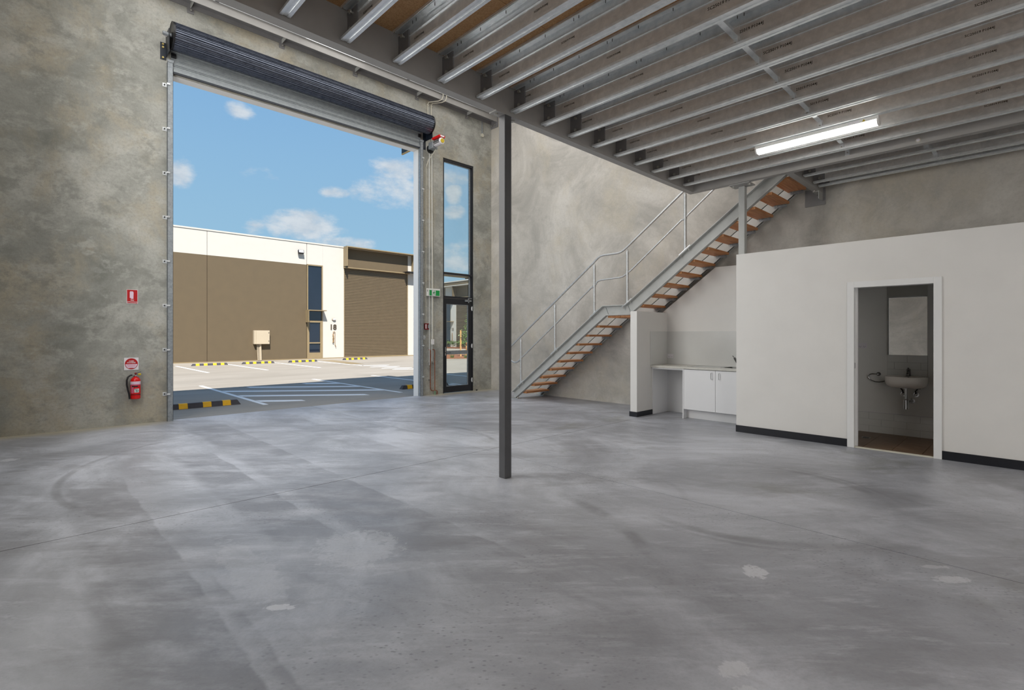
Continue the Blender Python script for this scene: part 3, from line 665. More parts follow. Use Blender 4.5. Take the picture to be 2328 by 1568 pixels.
# ================================================================== KITCHENETTE
kc = thing('base_cabinet', (8.4, 3.6, 0), 'white two-door kitchen base cabinet under the sink', 'cabinet')
mk('carcass', MB().box(8.122, 8.69, 3.075, 4.168, .155, .17).box(8.122, 8.69, 3.075, 3.09, .17, .845).box(8.67, 8.69, 3.09, 4.168, .17, .845), M_WHITE2, kc)
mk('end_panel', MB().box(8.10, 8.69, 4.168, 4.186, 0, .845), M_WHITE2, kc)
mk('kickboard', MB().box(8.225, 8.24, 3.065, 4.168, 0, .155), M_WHITE2, kc)
for (y0, y1, hy) in ((3.6195, 4.164, 3.675), (3.07, 3.6145, 3.545)):
    d_ = mk('door', MB().box(8.10, 8.119, y0, y1, .16, .838), M_WHITE2, kc, bevel=.002)
    mk('handle', MB().tube([(8.10, hy, .80), (8.068, hy, .80), (8.068, hy, .70), (8.10, hy, .70)], .0055, 8), M_CHROME, d_)
bay = thing('appliance_bay', (8.4, 4.5, 0), 'open white appliance space beside the base cabinet', 'cabinet')
mk('side_panel', MB().box(8.15, 8.69, 4.782, 4.799, 0, .845), M_WHITE2, bay)
mk('back_panel', MB().box(8.675, 8.69, 4.187, 4.782, 0, .845), M_WHITE2, bay)
mk('top_rail', MB().box(8.12, 8.14, 4.187, 4.782, .82, .845), M_WHITE2, bay)
wt = mk('worktop', MB().box(8.088, 8.20, 3.062, 4.798, .846, .882).box(8.60, 8.699, 3.062, 4.798, .846, .882).box(8.20, 8.60, 3.56, 4.798, .846, .882).box(8.20, 8.60, 3.062, 3.16, .846, .882), M_WORK, org=(8.4, 3.9, .846))
tag(wt, 'pale laminate worktop running from nib wall to partition', 'worktop')
sk = thing('kitchen_sink', (8.4, 3.5, .882), 'stainless steel sink with drainer set in the worktop', 'sink')
mk('drainer', MB().box(8.19, 8.61, 3.56, 4.15, .882, .887), M_INOX, sk, bevel=.002)
for i in range(6): mk('drainer_rib', MB().box(8.22+i*.062, 8.235+i*.062, 3.62, 4.1, .887, .890), M_INOX, sk)
mk('rim', MB().box(8.19, 8.21, 3.11, 3.56, .882, .887).box(8.59, 8.61, 3.11, 3.56, .882, .887).box(8.21, 8.59, 3.11, 3.165, .882, .887), M_INOX, sk)
mk('bowl', MB().box(8.202, 8.598, 3.162, 3.558, .72, .724).box(8.202, 8.206, 3.162, 3.558, .724, .882).box(8.594, 8.598, 3.162, 3.558, .724, .882).box(8.206, 8.594, 3.162, 3.166, .724, .882).box(8.206, 8.594, 3.554, 3.558, .724, .882), M_INOX, sk)
mk('waste', MB().cyl((8.4, 3.36, .724), .04, .003, n=16), M_CHROMED, sk)
tp = thing('kitchen_mixer_tap', (8.635, 3.46, .882), 'chrome sink mixer tap against the partition edge', 'tap')
mk('tap_base', MB().lathe([(.028, 0), (.026, .012), (.02, .02), (.02, .045)], (8.64, 3.46, .883), 14), M_CHROMED, tp, True)
mk('tap_body', MB().tube([(8.64, 3.46, .92), (8.628, 3.478, .96), (8.60, 3.512, 1.04)], .019, 12), M_CHROMED, tp, True)
mk('tap_lever', MB().tube([(8.60, 3.512, 1.04), (8.58, 3.535, 1.075)], .007, 8), M_CHROME, tp, True)
mk('spout', MB().tube([(8.625, 3.47, 1.0), (8.60, 3.43, 1.01), (8.57, 3.40, .985), (8.565, 3.395, .93)], .009, 8), M_CHROMED, tp, True)
tag(mk('splashback', MB().box(8.692, 8.699, 3.062, 4.792, .883, 1.49), M_SPLASH, org=(8.69, 3.9, .883)), 'pale glossy splashback on the wall behind the worktop', 'splashback')
tag(mk('splashback', MB().box(8.09, 8.69, 4.792, 4.799, .883, 1.49), M_SPLASH, org=(8.4, 4.79, .883)), 'pale glossy splashback on the side of the nib wall', 'splashback')
def outlet(loc, label, y0, y1, z0, z1, x):
    o = thing('power_outlet', loc, label, 'power outlet')
    mk('wall_plate', MB().box(x-.01, x, y0, y1, z0, z1), M_SIGNW, o, bevel=.002)
    for yc in (y0+(y1-y0)*.27, y0+(y1-y0)*.73):
        mk('socket_pins', MB().box(x-.0112, x-.01, yc-.012, yc-.009, z0+.022, z0+.034).box(x-.0112, x-.01, yc+.009, yc+.012, z0+.022, z0+.034).box(x-.0112, x-.01, yc-.0015, yc+.0015, z0+.012, z0+.022), M_BLACK, o)
        mk('switch_rocker', MB().box(x-.013, x-.01, yc-.006, yc+.006, z1-.026, z1-.012), M_WHITE2, o)
outlet((8.69, 4.73, .99), 'white double power outlet on the kitchen splashback', 4.672, 4.788, .995, 1.07, 8.692)

# ================================================================== TOILET
TX = 8.862
tw = tag(mk('wall_tiling', MB().box(TX-.002, TX-.0005, -.29, 2.19, .012, .302).box(TX-.002, TX-.0005, 1.01, 1.46, .84, 1.14), M_GROUT, org=(TX, 1.2, 0)), 'white brick-pattern wall tiles low on the toilet wall and below the mirror', 'tiles')
tiles = []
for r in range(3):
    z0 = .013+r*.0965; y = 1.676+.2935*2 + (.147 if r == 1 else 0)
    while y > -.1:
        a, b = y-.291, y
        if b > 2.19: b = 2.19
        if b-a > .03: tiles.append((a, b, z0, z0+.0945))
        y -= .2935
for r in range(3):
    z0 = .842+r*.0995
    for a, b in (((1.013, 1.083), (1.0855, 1.377), (1.3795, 1.457)) if r == 1 else ((1.013, 1.232), (1.2345, 1.457))): tiles.append((a, b, z0, z0+.097))
for (a, b, z0, z1) in tiles: mk('tile', MB().box(TX-.010, TX-.002, a, b, z0, z1), M_WTILE, tw)
mk('tile_edge_trim', MB().box(TX-.011, TX-.002, -.29, 2.19, .3035, .309), M_SIGNW, tw)
ft = tag(mk('floor_tiling', MB().box(PX+.035, 8.86, -.29, 2.19, .0, .006), M_CREAM, org=(8.2, 1.2, 0)), 'brown timber-look floor tiles in the toilet', 'tiles')
y = 2.09
while y > -.3:
    mk('tile', MB().box(PX+.037, 8.858, max(y-.288, -.288), min(y, 2.188), .006, .013), M_TILEW, ft); y -= .2925
fw = thing('floor_drain', (8.33, 1.62, .013), 'small square floor drain in the toilet tiles', 'drain')
mk('grate_frame', MB().box(8.27, 8.38, 1.56, 1.66, .013, .015), M_INOX, fw)
for i in range(4): mk('grate_slot', MB().box(8.285+i*.022, 8.297+i*.022, 1.575, 1.645, .015, .0158), M_BLACK, fw)
mr = thing('wall_mirror', (8.85, 1.235, 1.14), 'frameless mirror above the toilet basin reflecting concrete', 'mirror')
mk('mirror_glass', MB().prism([(8.853, 1.015), (8.8578, 1.015), (8.845, 1.457), (8.840, 1.457)], 'z', 1.142, 2.22), M_MIRROR, mr)
mk('mirror_backing', MB().prism([(8.858, 1.02), (8.8615, 1.02), (8.8615, 1.452), (8.8455, 1.452)], 'z', 1.147, 2.215), M_INOX, mr)
outlet((8.85, 1.76, 1.22), 'white double power outlet on the toilet wall', 1.703, 1.815, 1.228, 1.304, TX)
# basin: lofted rounded shell with a bowl
def ring(cx, cy, a, b, z, n=40, e=3.2, back=8.8605):
    out = []
    for j in range(n):
        t = 2*pi*j/n; c, s_ = math.cos(t), math.sin(t)
        x = cx+a*math.copysign(abs(c)**(2/e), c); y = cy+b*math.copysign(abs(s_)**(2/e), s_)
        out.append((min(x, back), y, z))
    return out
bs = thing('wash_basin', (8.65, 1.215, .7), 'white ceramic wall basin below the toilet mirror', 'basin')
rg = [ring(8.67, 1.215, .12, .14, .700), ring(8.67, 1.215, .17, .19, .712), ring(8.665, 1.215, .198, .222, .74), ring(8.66, 1.215, .208, .232, .79), ring(8.66, 1.215, .212, .236, .852),
      ring(8.66, 1.215, .209, .233, .857), ring(8.64, 1.215, .178, .214, .857), ring(8.635, 1.215, .170, .206, .845), ring(8.63, 1.215, .15, .18, .79), ring(8.63, 1.215, .08, .09, .765)]
m_ = MB(); nn = 40
m_.add([p for g in rg for p in g], [(i*nn+j, i*nn+(j+1) % nn, (i+1)*nn+(j+1) % nn, (i+1)*nn+j) for i in range(len(rg)-1) for j in range(nn)]+[tuple(range(nn-1, -1, -1)), tuple(range((len(rg)-1)*nn, len(rg)*nn))])
mk('basin_bowl', m_, M_CERAM, bs, True)
mk('overflow_hole', MB().cyl((8.795, 1.215, .828), .012, .004, 'x', 12), M_BLACK, bs)
bt = thing('basin_mixer_tap', (8.82, 1.215, .857), 'chrome mixer tap on the toilet basin', 'tap')
mk('tap_body', MB().lathe([(.026, 0), (.023, .01), (.022, .075), (.024, .08), (.02, .098)], (8.822, 1.215, .857), 16), M_CHROMED, bt, True)
mk('spout', MB().tube([(8.815, 1.215, .91), (8.77, 1.215, .915), (8.735, 1.215, .895)], .013, 10), M_CHROMED, bt, True)
mk('tap_lever', MB().tube([(8.822, 1.215, .955), (8.79, 1.215, .972)], .009, 8), M_CHROME, bt, True)
tr_ = thing('basin_waste_trap', (8.63, 1.215, .42), 'chrome bottle trap and valves under the toilet basin', 'waste pipe')
mk('tail_pipe', MB().lathe([(.032, .268), (.032, .276), (.018, .27), (.018, .15), (.021, .15), (.021, .13), (.018, .13), (.018, .10)][::-1], (8.63, 1.215, .42), 16), M_CHROME, tr_, True)
mk('bottle_trap', MB().lathe([(.033, 0), (.033, .125), (.024, .135)], (8.63, 1.215, .415), 20), M_CHROME, tr_, True)
mk('outlet_pipe', MB().tube([(8.65, 1.215, .51), (8.80, 1.19, .51), (TX-.002, 1.18, .51)], .017, 10), M_CHROMED, tr_, True)
mk('outlet_flange', MB().cyl((TX-.016, 1.18, .51), .034, .014, 'x', 18), M_CHROME, tr_, True)
for yv in (1.275, 1.135):
    v_ = mk('stop_valve', MB().cyl((TX-.012, yv, .60), .032, .010, 'x', 18).cyl((TX-.06, yv, .60), .014, .05, 'x', 12).ellipsoid((TX-.07, yv, .60), .016, .02, .02), M_CHROME, tr_, True)
    mk('flexible_hose', MB().tube([(TX-.06, yv, .61), (TX-.07, yv, .65), (TX-.09, yv+(.025 if yv > 1.2 else -.03), .69), (TX-.10, yv+(.05 if yv > 1.2 else -.06), .694)], .008, 8), M_BLACK, v_, True)
rg_ = thing('towel_ring', (8.85, 1.56, .86), 'open chrome towel ring left of the toilet basin', 'towel ring')
mk('wall_rose', MB().cyl((TX-.016, 1.56, .862), .026, .015, 'x', 20), M_CHROMED, rg_, True)
mk('ring', MB().tube([(TX-.012, 1.56, .862), (TX-.04, 1.56, .862), (TX-.045, 1.575, .862), (TX-.045, 1.63, .863), (TX-.045, 1.655, .855), (TX-.045, 1.672, .835), (TX-.045, 1.675, .81), (TX-.045, 1.66, .785), (TX-.045, 1.63, .764), (TX-.045, 1.59, .752), (TX-.045, 1.55, .75), (TX-.045, 1.51, .757), (TX-.045, 1.465, .775)], .0065, 8), M_CHROMED, rg_, True)

# ================================================================== ROLLER DOOR
rd = thing('roller_door', (4.2, 9.9, 0), 'rolled-up slate roller door above the tall opening', 'roller door')
for (x0, x1, lab, sx_) in ((1.688, 1.768, 'left', 1), (6.617, 6.70, 'right', -1)):
    g = mk('guide_rail', MB().box(x0, x1, 9.925, 9.929, 0, 5.93).box(x0, x0+.004, 9.925, 9.999, 0, 5.93).box(x1-.004, x1, 9.925, 9.999, 0, 5.93), M_GALV2, rd)
    mk('guide_lip', MB().prism([(x0, 5.93), (x1, 5.93), (x1+.01, 5.97), (x0, 5.97)], 'y', 9.915, 9.929), M_GALV2, g)
    for i in range(8):
        z = .45+.73*i; xa = x0-.055 if sx_ > 0 else x1
        mk('guide_clip', MB().box(xa, xa+.055, 9.992, 9.999, z-.03, z+.03).box(xa+(.045 if sx_ > 0 else -.035), xa+(.09 if sx_ > 0 else .01), 9.90, 9.925, z-.012, z+.012), M_GALV, g)
        mk('clip_bolt', MB().cyl((xa+.024, 9.97, z), .011, .022, 'y', 6), M_BLACK, g)
# coil: ribbed scroll section swept along x
CY, CZ, CR = 9.79, 6.315, .20
prof = []
N = 14
for i in range(N):
    a = 2*pi*i/N
    for f, dr_ in ((0, 0), (.22, .006), (.25, -.03), (.40, -.03), (.43, 0), (.55, .004), (.58, -.02), (.66, -.02), (.69, 0), (.84, .002), (.87, -.02), (.97, -.02)):
        b = a+f*2*pi/N; r = CR+dr_+.012*math.sin(a*.5)
        prof.append((CY+r*math.cos(b), CZ+r*math.sin(b)))
mk('curtain_coil', MB().prism(prof, 'x', 1.74, 6.765), M_DRUM, rd)
for x in (1.715, 6.772): mk('coil_end_wheel', MB().lathe([(.05, 0), (.05, .012), (.185, .012), (.215, .0), (.215, .03)][::1], (x, CY, CZ), 32, 'x'), M_BLACK, rd, True)
mk('axle', MB().cyl((1.60, CY, CZ), .03, 5.30, 'x', 14), M_GALV2, rd, True)
# hanging curtain
pr = [(9.965, 6.33)]
z = 6.30
while z > 5.855:
    pr += [(9.965, z), (9.965, z-.035), (9.953, z-.040), (9.953, z-.052), (9.965, z-.057), (9.965, z-.064), (9.953, z-.068), (9.953, z-.075)]; z -= .08
bk = [(a+.0015, b) for a, b in pr][::-1]
mk('hanging_curtain', MB().prism(pr+bk, 'x', 1.742, 6.643), M_CURT, rd)
mk('bottom_rail', MB().box(1.775, 6.612, 9.935, 9.985, 5.80, 5.845), M_CURT, rd)
mk('rubber_seal', MB().box(1.775, 6.612, 9.94, 9.98, 5.775, 5.80), M_NAVY, rd)
for x in (1.742, 6.575): mk('curtain_lock', MB().box(x, x+.07, 9.935, 9.952, 6.03, 6.10), M_BLACK, rd)
br = mk('wall_bracket', MB().box(1.60, 1.68, 9.988, 9.999, 5.97, 6.25).box(1.676, 1.684, 9.74, 9.999, 6.02, 6.40), M_NAVY, rd)
for z in (6.22, 6.17, 6.0): mk('bracket_bolt', MB().cyl((1.636, 9.970, z), .016, .018, 'y', 6), M_BOLTY, br)
mk('limit_switch', MB().box(1.62, 1.67, 9.80, 9.86, 6.30, 6.34), M_SIGNW, br)
mk('wall_bracket', MB().box(6.81, 6.818, 9.72, 9.999, 6.0, 6.40).box(6.735, 6.81, 9.988, 9.999, 5.80, 6.22), M_NAVY, rd)
mt = mk('door_motor', MB().lathe([(.05, 0), (.074, .012), (.074, .26), (.066, .275), (.04, .28)][::-1], (6.86, 9.40, 5.865), 18, 'y'), M_SIGNW, rd, True)
mk('motor_end_cap', MB().cyl((6.86, 9.388, 5.865), .05, .014, 'y', 16), M_YEL, mt)
mk('cooling_fin', MB().box(6.782, 6.786, 9.43, 9.65, 5.85, 5.88).box(6.79, 6.794, 9.43, 9.65, 5.825, 5.905), M_INOX, mt)
mk('control_cover', MB().box(6.78, 6.94, 9.40, 9.70, 5.945, 5.99), M_RED, mt, bevel=.006)
mk('cover_panel', MB().box(6.81, 6.91, 9.396, 9.40, 5.953, 5.982), M_SIGNW, mt)
mk('gear_box', MB().box(6.785, 6.935, 9.68, 9.85, 5.76, 5.92), M_GALV2, mt, bevel=.012)
mk('chain_wheel', MB().lathe([(.03, 0), (.095, .008), (.08, .018), (.095, .028), (.03, .036)], (6.86, 9.86, 5.79), 20, 'y'), M_BLACK, mt, True)
ch = MB()
def links(x, y, z0, z1):
    z = z1; i = 0
    while z > z0:
        pl = 'xz' if i % 2 else 'yz'
        pts = []
        for j in range(6):
            a = 2*pi*j/6; u, w = .0075*math.cos(a), .015*math.sin(a)
            pts.append((x+u, y, z+w) if pl == 'xz' else (x, y+u, z+w))
        ch.tube(pts, .0028, 4, closed=True); z -= .0235; i += 1
links(6.845, 9.89, .72, 5.80); links(6.92, 9.89, .80, 5.80)
tag(mk('hand_chain', ch, M_RAIL, rd), kind='stuff')
mk('motor_cable', MB().tube([(6.90, 9.70, 5.77), (6.89, 9.80, 5.68), (6.85, 9.93, 5.55), (6.815, 9.985, 5.38), (6.812, 9.987, 5.0)], .009, 8), M_CREAM, rd, True)

# ================================================================== GLAZED ENTRY
en = tag(thing('window_1', (7.8, 10.05, 0), 'tall black aluminium glazed entry with highlight panes beside the roller door', 'window'), kind='structure')
Y0, Y1 = 10.02, 10.12
mk('frame', MB().box(EX0+.002, EX0+.045, Y0, Y1, 0, EZ-.002).box(EX1-.045, EX1-.002, Y0, Y1, 0, EZ-.002).box(EX0+.045, EX1-.045, Y0, Y1, EZ-.05, EZ-.002)
   .box(EX0+.045, EX1-.045, Y0, Y1, 2.92, 2.965).box(EX0+.045, EX1-.045, Y0, Y1, 2.335, 2.385), M_ALU, en)
mk('inner_bead', MB().box(EX0+.045, EX0+.055, 10.08, Y1, 2.385, EZ-.05).box(EX1-.075, EX1-.045, 10.08, Y1, 2.385, EZ-.05).box(EX0+.055, EX1-.075, 10.08, Y1, EZ-.065, EZ-.05), M_GALV2, en)
mk('pane', MB().box(EX0+.055, EX1-.06, 10.098, 10.106, 2.965, EZ-.06), M_GLASS, en)
mk('pane', MB().box(EX0+.055, EX1-.06, 10.098, 10.106, 2.385, 2.92), M_GLASS, en)
dl = tag(thing('door_2', (7.8, 10.04, 0), 'black framed glass door in the tall entry', 'door'), kind='structure')
a, b = EX0+.048, EX1-.048
mk('door_leaf', MB().box(a, a+.075, 10.03, 10.075, .012, 2.33).box(b-.105, b, 10.03, 10.075, .012, 2.33).box(a+.075, b-.105, 10.03, 10.075, .012, .16).box(a+.075, b-.105, 10.03, 10.075, 2.19, 2.33), M_ALU, dl)
mk('glazing_bead', MB().box(a+.075, a+.087, 10.036, 10.07, .16, 2.19).box(b-.117, b-.105, 10.036, 10.07, .16, 2.19).box(a+.087, b-.117, 10.036, 10.07, 2.178, 2.19).box(a+.087, b-.117, 10.036, 10.07, .16, .172), M_GALV2, dl)
mk('pane', MB().box(a+.087, b-.117, 10.05, 10.056, .172, 2.178), M_GLASS, dl)
mk('mid_rail', MB().box(a+.075, b-.105, 10.034, 10.07, .945, 1.04), M_GALV2, dl)
mk('handle_plate', MB().box(a+.03, a+.05, 10.02, 10.03, .92, 1.13), M_CHROME, dl)
mk('lever_handle', MB().tube([(a+.04, 10.02, .99), (a+.04, 9.975, .99), (a+.05, 9.97, .99), (a+.17, 9.97, .99)], .009, 8), M_CHROMED, dl, True)
cc = mk('door_closer', MB().box(b-.22, b-.03, 9.985, 10.03, 2.27, 2.315), M_GALV2, dl, bevel=.004)
mk('closer_arm', MB().box(b-.135, b-.11, 9.985, 10.01, 2.24, 2.36).box(b-.13, b-.02, 9.99, 10.0, 2.345, 2.36), M_GALV2, cc)
for z in (2.10, 1.15, .28): mk('hinge', MB().cyl((b+.005, 10.015, z-.055), .012, .11).box(b-.02, b+.005, 10.012, 10.02, z-.035, z+.035), M_GALV, dl)
mk('door_stop', MB().cyl((EX1+.06, 9.95, 0), .02, .03, n=12), M_BLACK, dl)

# ================================================================== THINGS ON THE FRONT WALL
# fire extinguisher
fe = thing('fire_extinguisher', (1.262, 9.92, .41), 'red fire extinguisher hanging on the concrete wall left of the roller door', 'extinguisher')
R_ = .066
mk('cylinder', MB().lathe([(.055, 0), (R_, .008), (R_, .285), (.06, .315), (.04, .338), (.02, .348), (.02, .36)], (1.262, 9.92, .41), 28), M_RED, fe, True)
def band(z0, z1, a0, a1, r, name, mat, n=14):
    m = MB(); vs = []
    for i in range(n+1):
        t = a0+(a1-a0)*i/n
        for z in (z0, z1):
            vs.append((1.262+r*math.cos(t), 9.92+r*math.sin(t), z))
    m.add(vs, [(2*i, 2*i+2, 2*i+3, 2*i+1) for i in range(n)]); return mk(name, m, mat, fe)
band(.645, .69, -pi, 0, R_+.0008, 'white_band', M_LABEL); band(.628, .644, -pi*.95, -.05*pi, R_+.0008, 'pink_strip', M_PINK)
band(.602, .622, -pi*.78, -pi*.38, R_+.0009, 'name_strip', M_BLACK); band(.515, .575, -pi*.62, -pi*.3, R_+.0009, 'pictogram_label', M_SIGNW)
for (a0, a1, z0, z1) in ((-.6, -.54, .555, .57), (-.52, -.47, .54, .57), (-.44, -.40, .555, .57), (-.37, -.33, .53, .56), (-.58, -.55, .52, .54), (-.5, -.42, .52, .532), (-.46, -.41, .532, .55), (-.36, -.32, .52, .527)):
    band(z0, z1, a0*pi, a1*pi, R_+.0013, 'pictogram', M_GREEN2, 3)
band(.505, .622, -pi*.85, -pi*.66, R_+.0006, 'side_print', M_PINK); band(.478, .487, -pi*1.2, pi*.2, R_+.0015, 'retaining_strap', M_BLACK, 20)
vv = mk('valve', MB().lathe([(.017, 0), (.02, .01), (.02, .025), (.013, .03)], (1.262, 9.92, .768), 14).box(1.215, 1.262, 9.91, 9.93, .785, .795), M_CHROME, fe, True)
mk('squeeze_handle', MB().box(1.255, 1.325, 9.912, 9.928, .80, .807).prism([(1.25, .807), (1.335, .835), (1.335, .843), (1.25, .817)], 'y', 9.912, 9.928), M_CHROMED, vv)
mk('pressure_cap', MB().ellipsoid((1.262, 9.905, .815), .016, .016, .016), M_DRED, vv, True)
mk('safety_tag', MB().ellipsoid((1.31, 9.885, .80), .022, .005, .017), M_YEL, vv, True)
mk('hose', MB().tube([(1.22, 9.92, .79), (1.195, 9.915, .785), (1.165, 9.905, .76), (1.150, 9.90, .71), (1.15, 9.90, .64), (1.163, 9.90, .56), (1.178, 9.90, .50), (1.186, 9.90, .415)], .0125, 10), M_BLACK, fe, True)
mk('wall_hook', MB().box(1.245, 1.28, 9.985, 9.999, .72, .79).box(1.25, 1.275, 9.94, 9.985, .755, .762), M_INOX, fe)
# signs
def board_sign(name, x0, x1, z0, z1, mat, label, y=9.996):
    o = thing(name, ((x0+x1)/2, y, z0), label, 'sign'); mk('sign_plate', MB().box(x0, x1, y-.002, YF-.0005, z0, z1), mat, o); return o
s1 = board_sign('extinguisher_sign', 1.158, 1.302, 1.925, 2.148, M_SIGNW, 'red rectangular fire extinguisher location sign on the concrete wall')
Yp = 9.9935
mk('red_panel', MB().box(1.163, 1.297, Yp, Yp+.0006, 1.930, 2.143), M_REDS, s1)
mk('pictogram', MB().prism([(1.21, 2.0), (1.245, 2.0), (1.247, 2.10), (1.24, 2.118), (1.205, 2.12), (1.198, 2.105), (1.198, 2.015), (1.205, 2.012), (1.21, 2.02)], 'y', Yp-.0006, Yp), M_LABEL, s1)
text_mesh('lettering', 'FIRE', .024, M_SIGNW, face_negy(1.23, Yp-.0004, 1.970), s1, .0003, .0006, 'CENTER')
text_mesh('lettering', 'EXTINGUISHER', .0195, M_SIGNW, face_negy(1.23, Yp-.0004, 1.943), s1, .0003, .0004, 'CENTER')
s2 = board_sign('extinguisher_type_sign', 1.126, 1.312, .866, 1.063, M_SIGNW, 'square white sign with a red disc above the fire extinguisher')
disc = [(1.219+.084*math.cos(2*pi*i/40), .965+.088*math.sin(2*pi*i/40)) for i in range(40)]
mk('red_disc', MB().prism(disc, 'y', Yp, Yp+.0006), M_REDS, s2)
half = [(1.219+.076*math.cos(t), .965+.08*math.sin(t)) for t in [pi*1.02+i*(pi*.30)/10 for i in range(11)]+[pi*1.68+i*(pi*.30)/10 for i in range(11)]]
mk('white_panel', MB().prism(half, 'y', Yp-.0006, Yp), M_LABEL, s2)
text_mesh('lettering', 'A:B(E)', .026, M_SIGNW, face_negy(1.219, Yp-.0004, 1.0), s2, .0003, .0006, 'CENTER')
text_mesh('lettering', 'POWDER', .026, M_SIGNW, face_negy(1.219, Yp-.0004, .974), s2, .0003, .0006, 'CENTER')
for i, w in enumerate((.056, .05, .044, .02)): mk('fine_print', MB().box(1.219-w, 1.219+w, Yp-.0010, Yp-.0006, .947-i*.014, .951-i*.014), M_PINK, s2)
# exit sign
ex = thing('exit_sign', (7.0, 9.95, 2.35), 'green running-man exit sign on the pier behind the hand chain', 'exit sign')
mk('lamp_box', MB().box(6.815, 7.195, 9.945, 9.974, 2.350, 2.530), M_LAMPB, ex, bevel=.004)
mk('green_panel', MB().box(6.868, 7.178, 9.943, 9.945, 2.362, 2.492), M_GREEN, ex)
mk('white_doorway', MB().box(6.965, 7.06, 9.9415, 9.943, 2.366, 2.488), M_SIGNW, ex)
def fig(pts): return [(6.965+x*.095, 2.366+z*.122) for x, z in pts]
f_ = mk('running_man', MB().prism(fig([(.36, .46), (.60, .43), (.70, .70), (.60, .80), (.42, .74)]), 'y', 9.9405, 9.9415), M_GREEN, ex)
for pts in ([(.42, .74), (.22, .56), (.08, .62), (.12, .52), (.24, .46), (.46, .64)], [(.62, .78), (.80, .58), (.94, .66), (.90, .54), (.80, .48), (.62, .64)], [(.36, .48), (.42, .26), (.10, .16), (.10, .26), (.26, .30), (.30, .5)], [(.46, .46), (.62, .30), (.78, .06), (.90, .08), (.76, .34), (.60, .48)]):
    mk('running_man_limb', MB().prism(fig(pts), 'y', 9.9405, 9.9415), M_GREEN, f_)
mk('running_man_head', MB().prism(fig([(.66+.09*math.cos(t*pi/6), .92+.07*math.sin(t*pi/6)) for t in range(12)]), 'y', 9.9405, 9.9415), M_GREEN, f_)
mk('indicator_window', MB().box(6.822, 6.834, 9.943, 9.945, 2.45, 2.495), M_BLACK, ex)
# conduits and boxes
cn = thing('wall_conduit', (6.812, 9.99, 1.7), 'thin cream conduit running down the pier to the red door control', 'conduit')
mk('pipe', MB().tube([(6.812, 9.989, 5.0), (6.812, 9.989, 1.70)], .009, 8), M_CREAM, cn, True)
for z in (4.3, 3.5, 2.7, 2.1): mk('saddle', MB().box(6.795, 6.829, 9.978, 9.999, z-.008, z+.008), M_CREAM, cn)
for i, (x, xe, zl, lab) in enumerate(((6.868, 6.84, 6.66, 'cream conduit bending over the wall beam to the round box above the coil'), (6.968, 6.95, 1.33, 'cream conduit bending over the wall beam and down to the white switch'))):
    cn = thing('bent_conduit', (x, 9.99, zl), lab, 'conduit')
    mk('pipe', MB().tube([(x+.22, 9.68, 7.3), (x+.22, 9.68, 7.05), (x+.21, 9.71, 6.98), (x+.17, 9.80, 6.96), (x+.06, 9.93, 6.95), (x+.015, 9.975, 6.94), (x, 9.988, 6.89), (x, 9.988, 6.84), (xe+.06 if i else x, 9.988, 2.6 if i else zl), (xe+.06 if i else x, 9.988, zl)], .0115, 8), M_CREAM, cn, True)
    mk('saddle', MB().box(x-.022, x+.022, 9.975, 9.999, 6.86, 6.88), M_CREAM, cn)
jb = thing('junction_box', (6.868, 9.98, 6.6), 'round cream junction box just above the roller door coil', 'junction box')
mk('box', MB().cyl((6.868, 9.965, 6.60), .055, .034, 'y', 20), M_CREAM, jb, True)
mk('lid', MB().cyl((6.868, 9.960, 6.60), .046, .005, 'y', 20), M_SIGNW, jb, True)
dp = thing('drop_conduit', (8.56, 9.98, 6.6), 'short grey conduit with round box hanging below the beam near the corner', 'conduit')
mk('pipe', MB().tube([(8.56, 9.985, 6.99), (8.56, 9.985, 6.66)], .014, 8), M_GALV2, dp, True)
mk('end_box', MB().cyl((8.56, 9.965, 6.62), .045, .034, 'y', 18), M_CREAM, dp, True)
bg_ = thing('door_control', (6.825, 9.97, 1.55), 'dark red door control box on the pier beside the chain', 'control box')
mk('housing', MB().box(6.77, 6.88, 9.945, 9.999, 1.553, 1.70), M_DRED, bg_, bevel=.004)
mk('label_plate', MB().box(6.774, 6.800, 9.9435, 9.945, 1.575, 1.678), M_SIGNW, bg_)
mk('button_panel', MB().box(6.828, 6.872, 9.9435, 9.945, 1.575, 1.678), M_BLACK, bg_)
for z in (1.60, 1.63, 1.66): mk('button', MB().cyl((6.85, 9.937, z), .009, .007, 'y', 10), M_SIGNW, bg_)
sw = thing('switch_box', (7.0, 9.97, 1.2), 'white switch box on the pier above the copper pipes', 'switch')
mk('housing', MB().box(6.965, 7.033, 9.955, 9.999, 1.20, 1.325), M_LAMPB, sw, bevel=.005)
mk('rocker', MB().box(6.985, 7.013, 9.951, 9.955, 1.245, 1.28), M_SIGNW, sw)
lk = thing('lock_bracket', (6.755, 9.97, 1.33), 'small grey chain bracket beside the right guide rail', 'bracket')
mk('plate', MB().box(6.735, 6.79, 9.99, 9.999, 1.32, 1.42), M_GALV, lk)
mk('hook', MB().tube([(6.76, 9.99, 1.36), (6.76, 9.95, 1.345), (6.775, 9.94, 1.40)], .006, 6), M_GALV2, lk)
cp = thing('copper_pipe', (6.935, 9.97, .1), 'dark copper pipe curving at the floor beside the roller door guide', 'pipe')
mk('pipe', MB().tube([(6.905, 9.999, 1.075), (6.905, 9.985, 1.075), (6.918, 9.972, 1.072), (6.93, 9.97, 1.05), (6.93, 9.97, .18), (6.937, 9.97, .135), (6.965, 9.97, .105), (7.01, 9.97, .095), (7.10, 9.97, .095), (7.122, 9.97, .085), (7.127, 9.97, .06), (7.12, 9.97, .0)], .0105, 10), M_COPPER, cp, True)
for z in (.76, .36): mk('pipe_clip', MB().box(6.89, 6.945, 9.965, 9.999, z-.006, z+.006), M_INOX, cp)
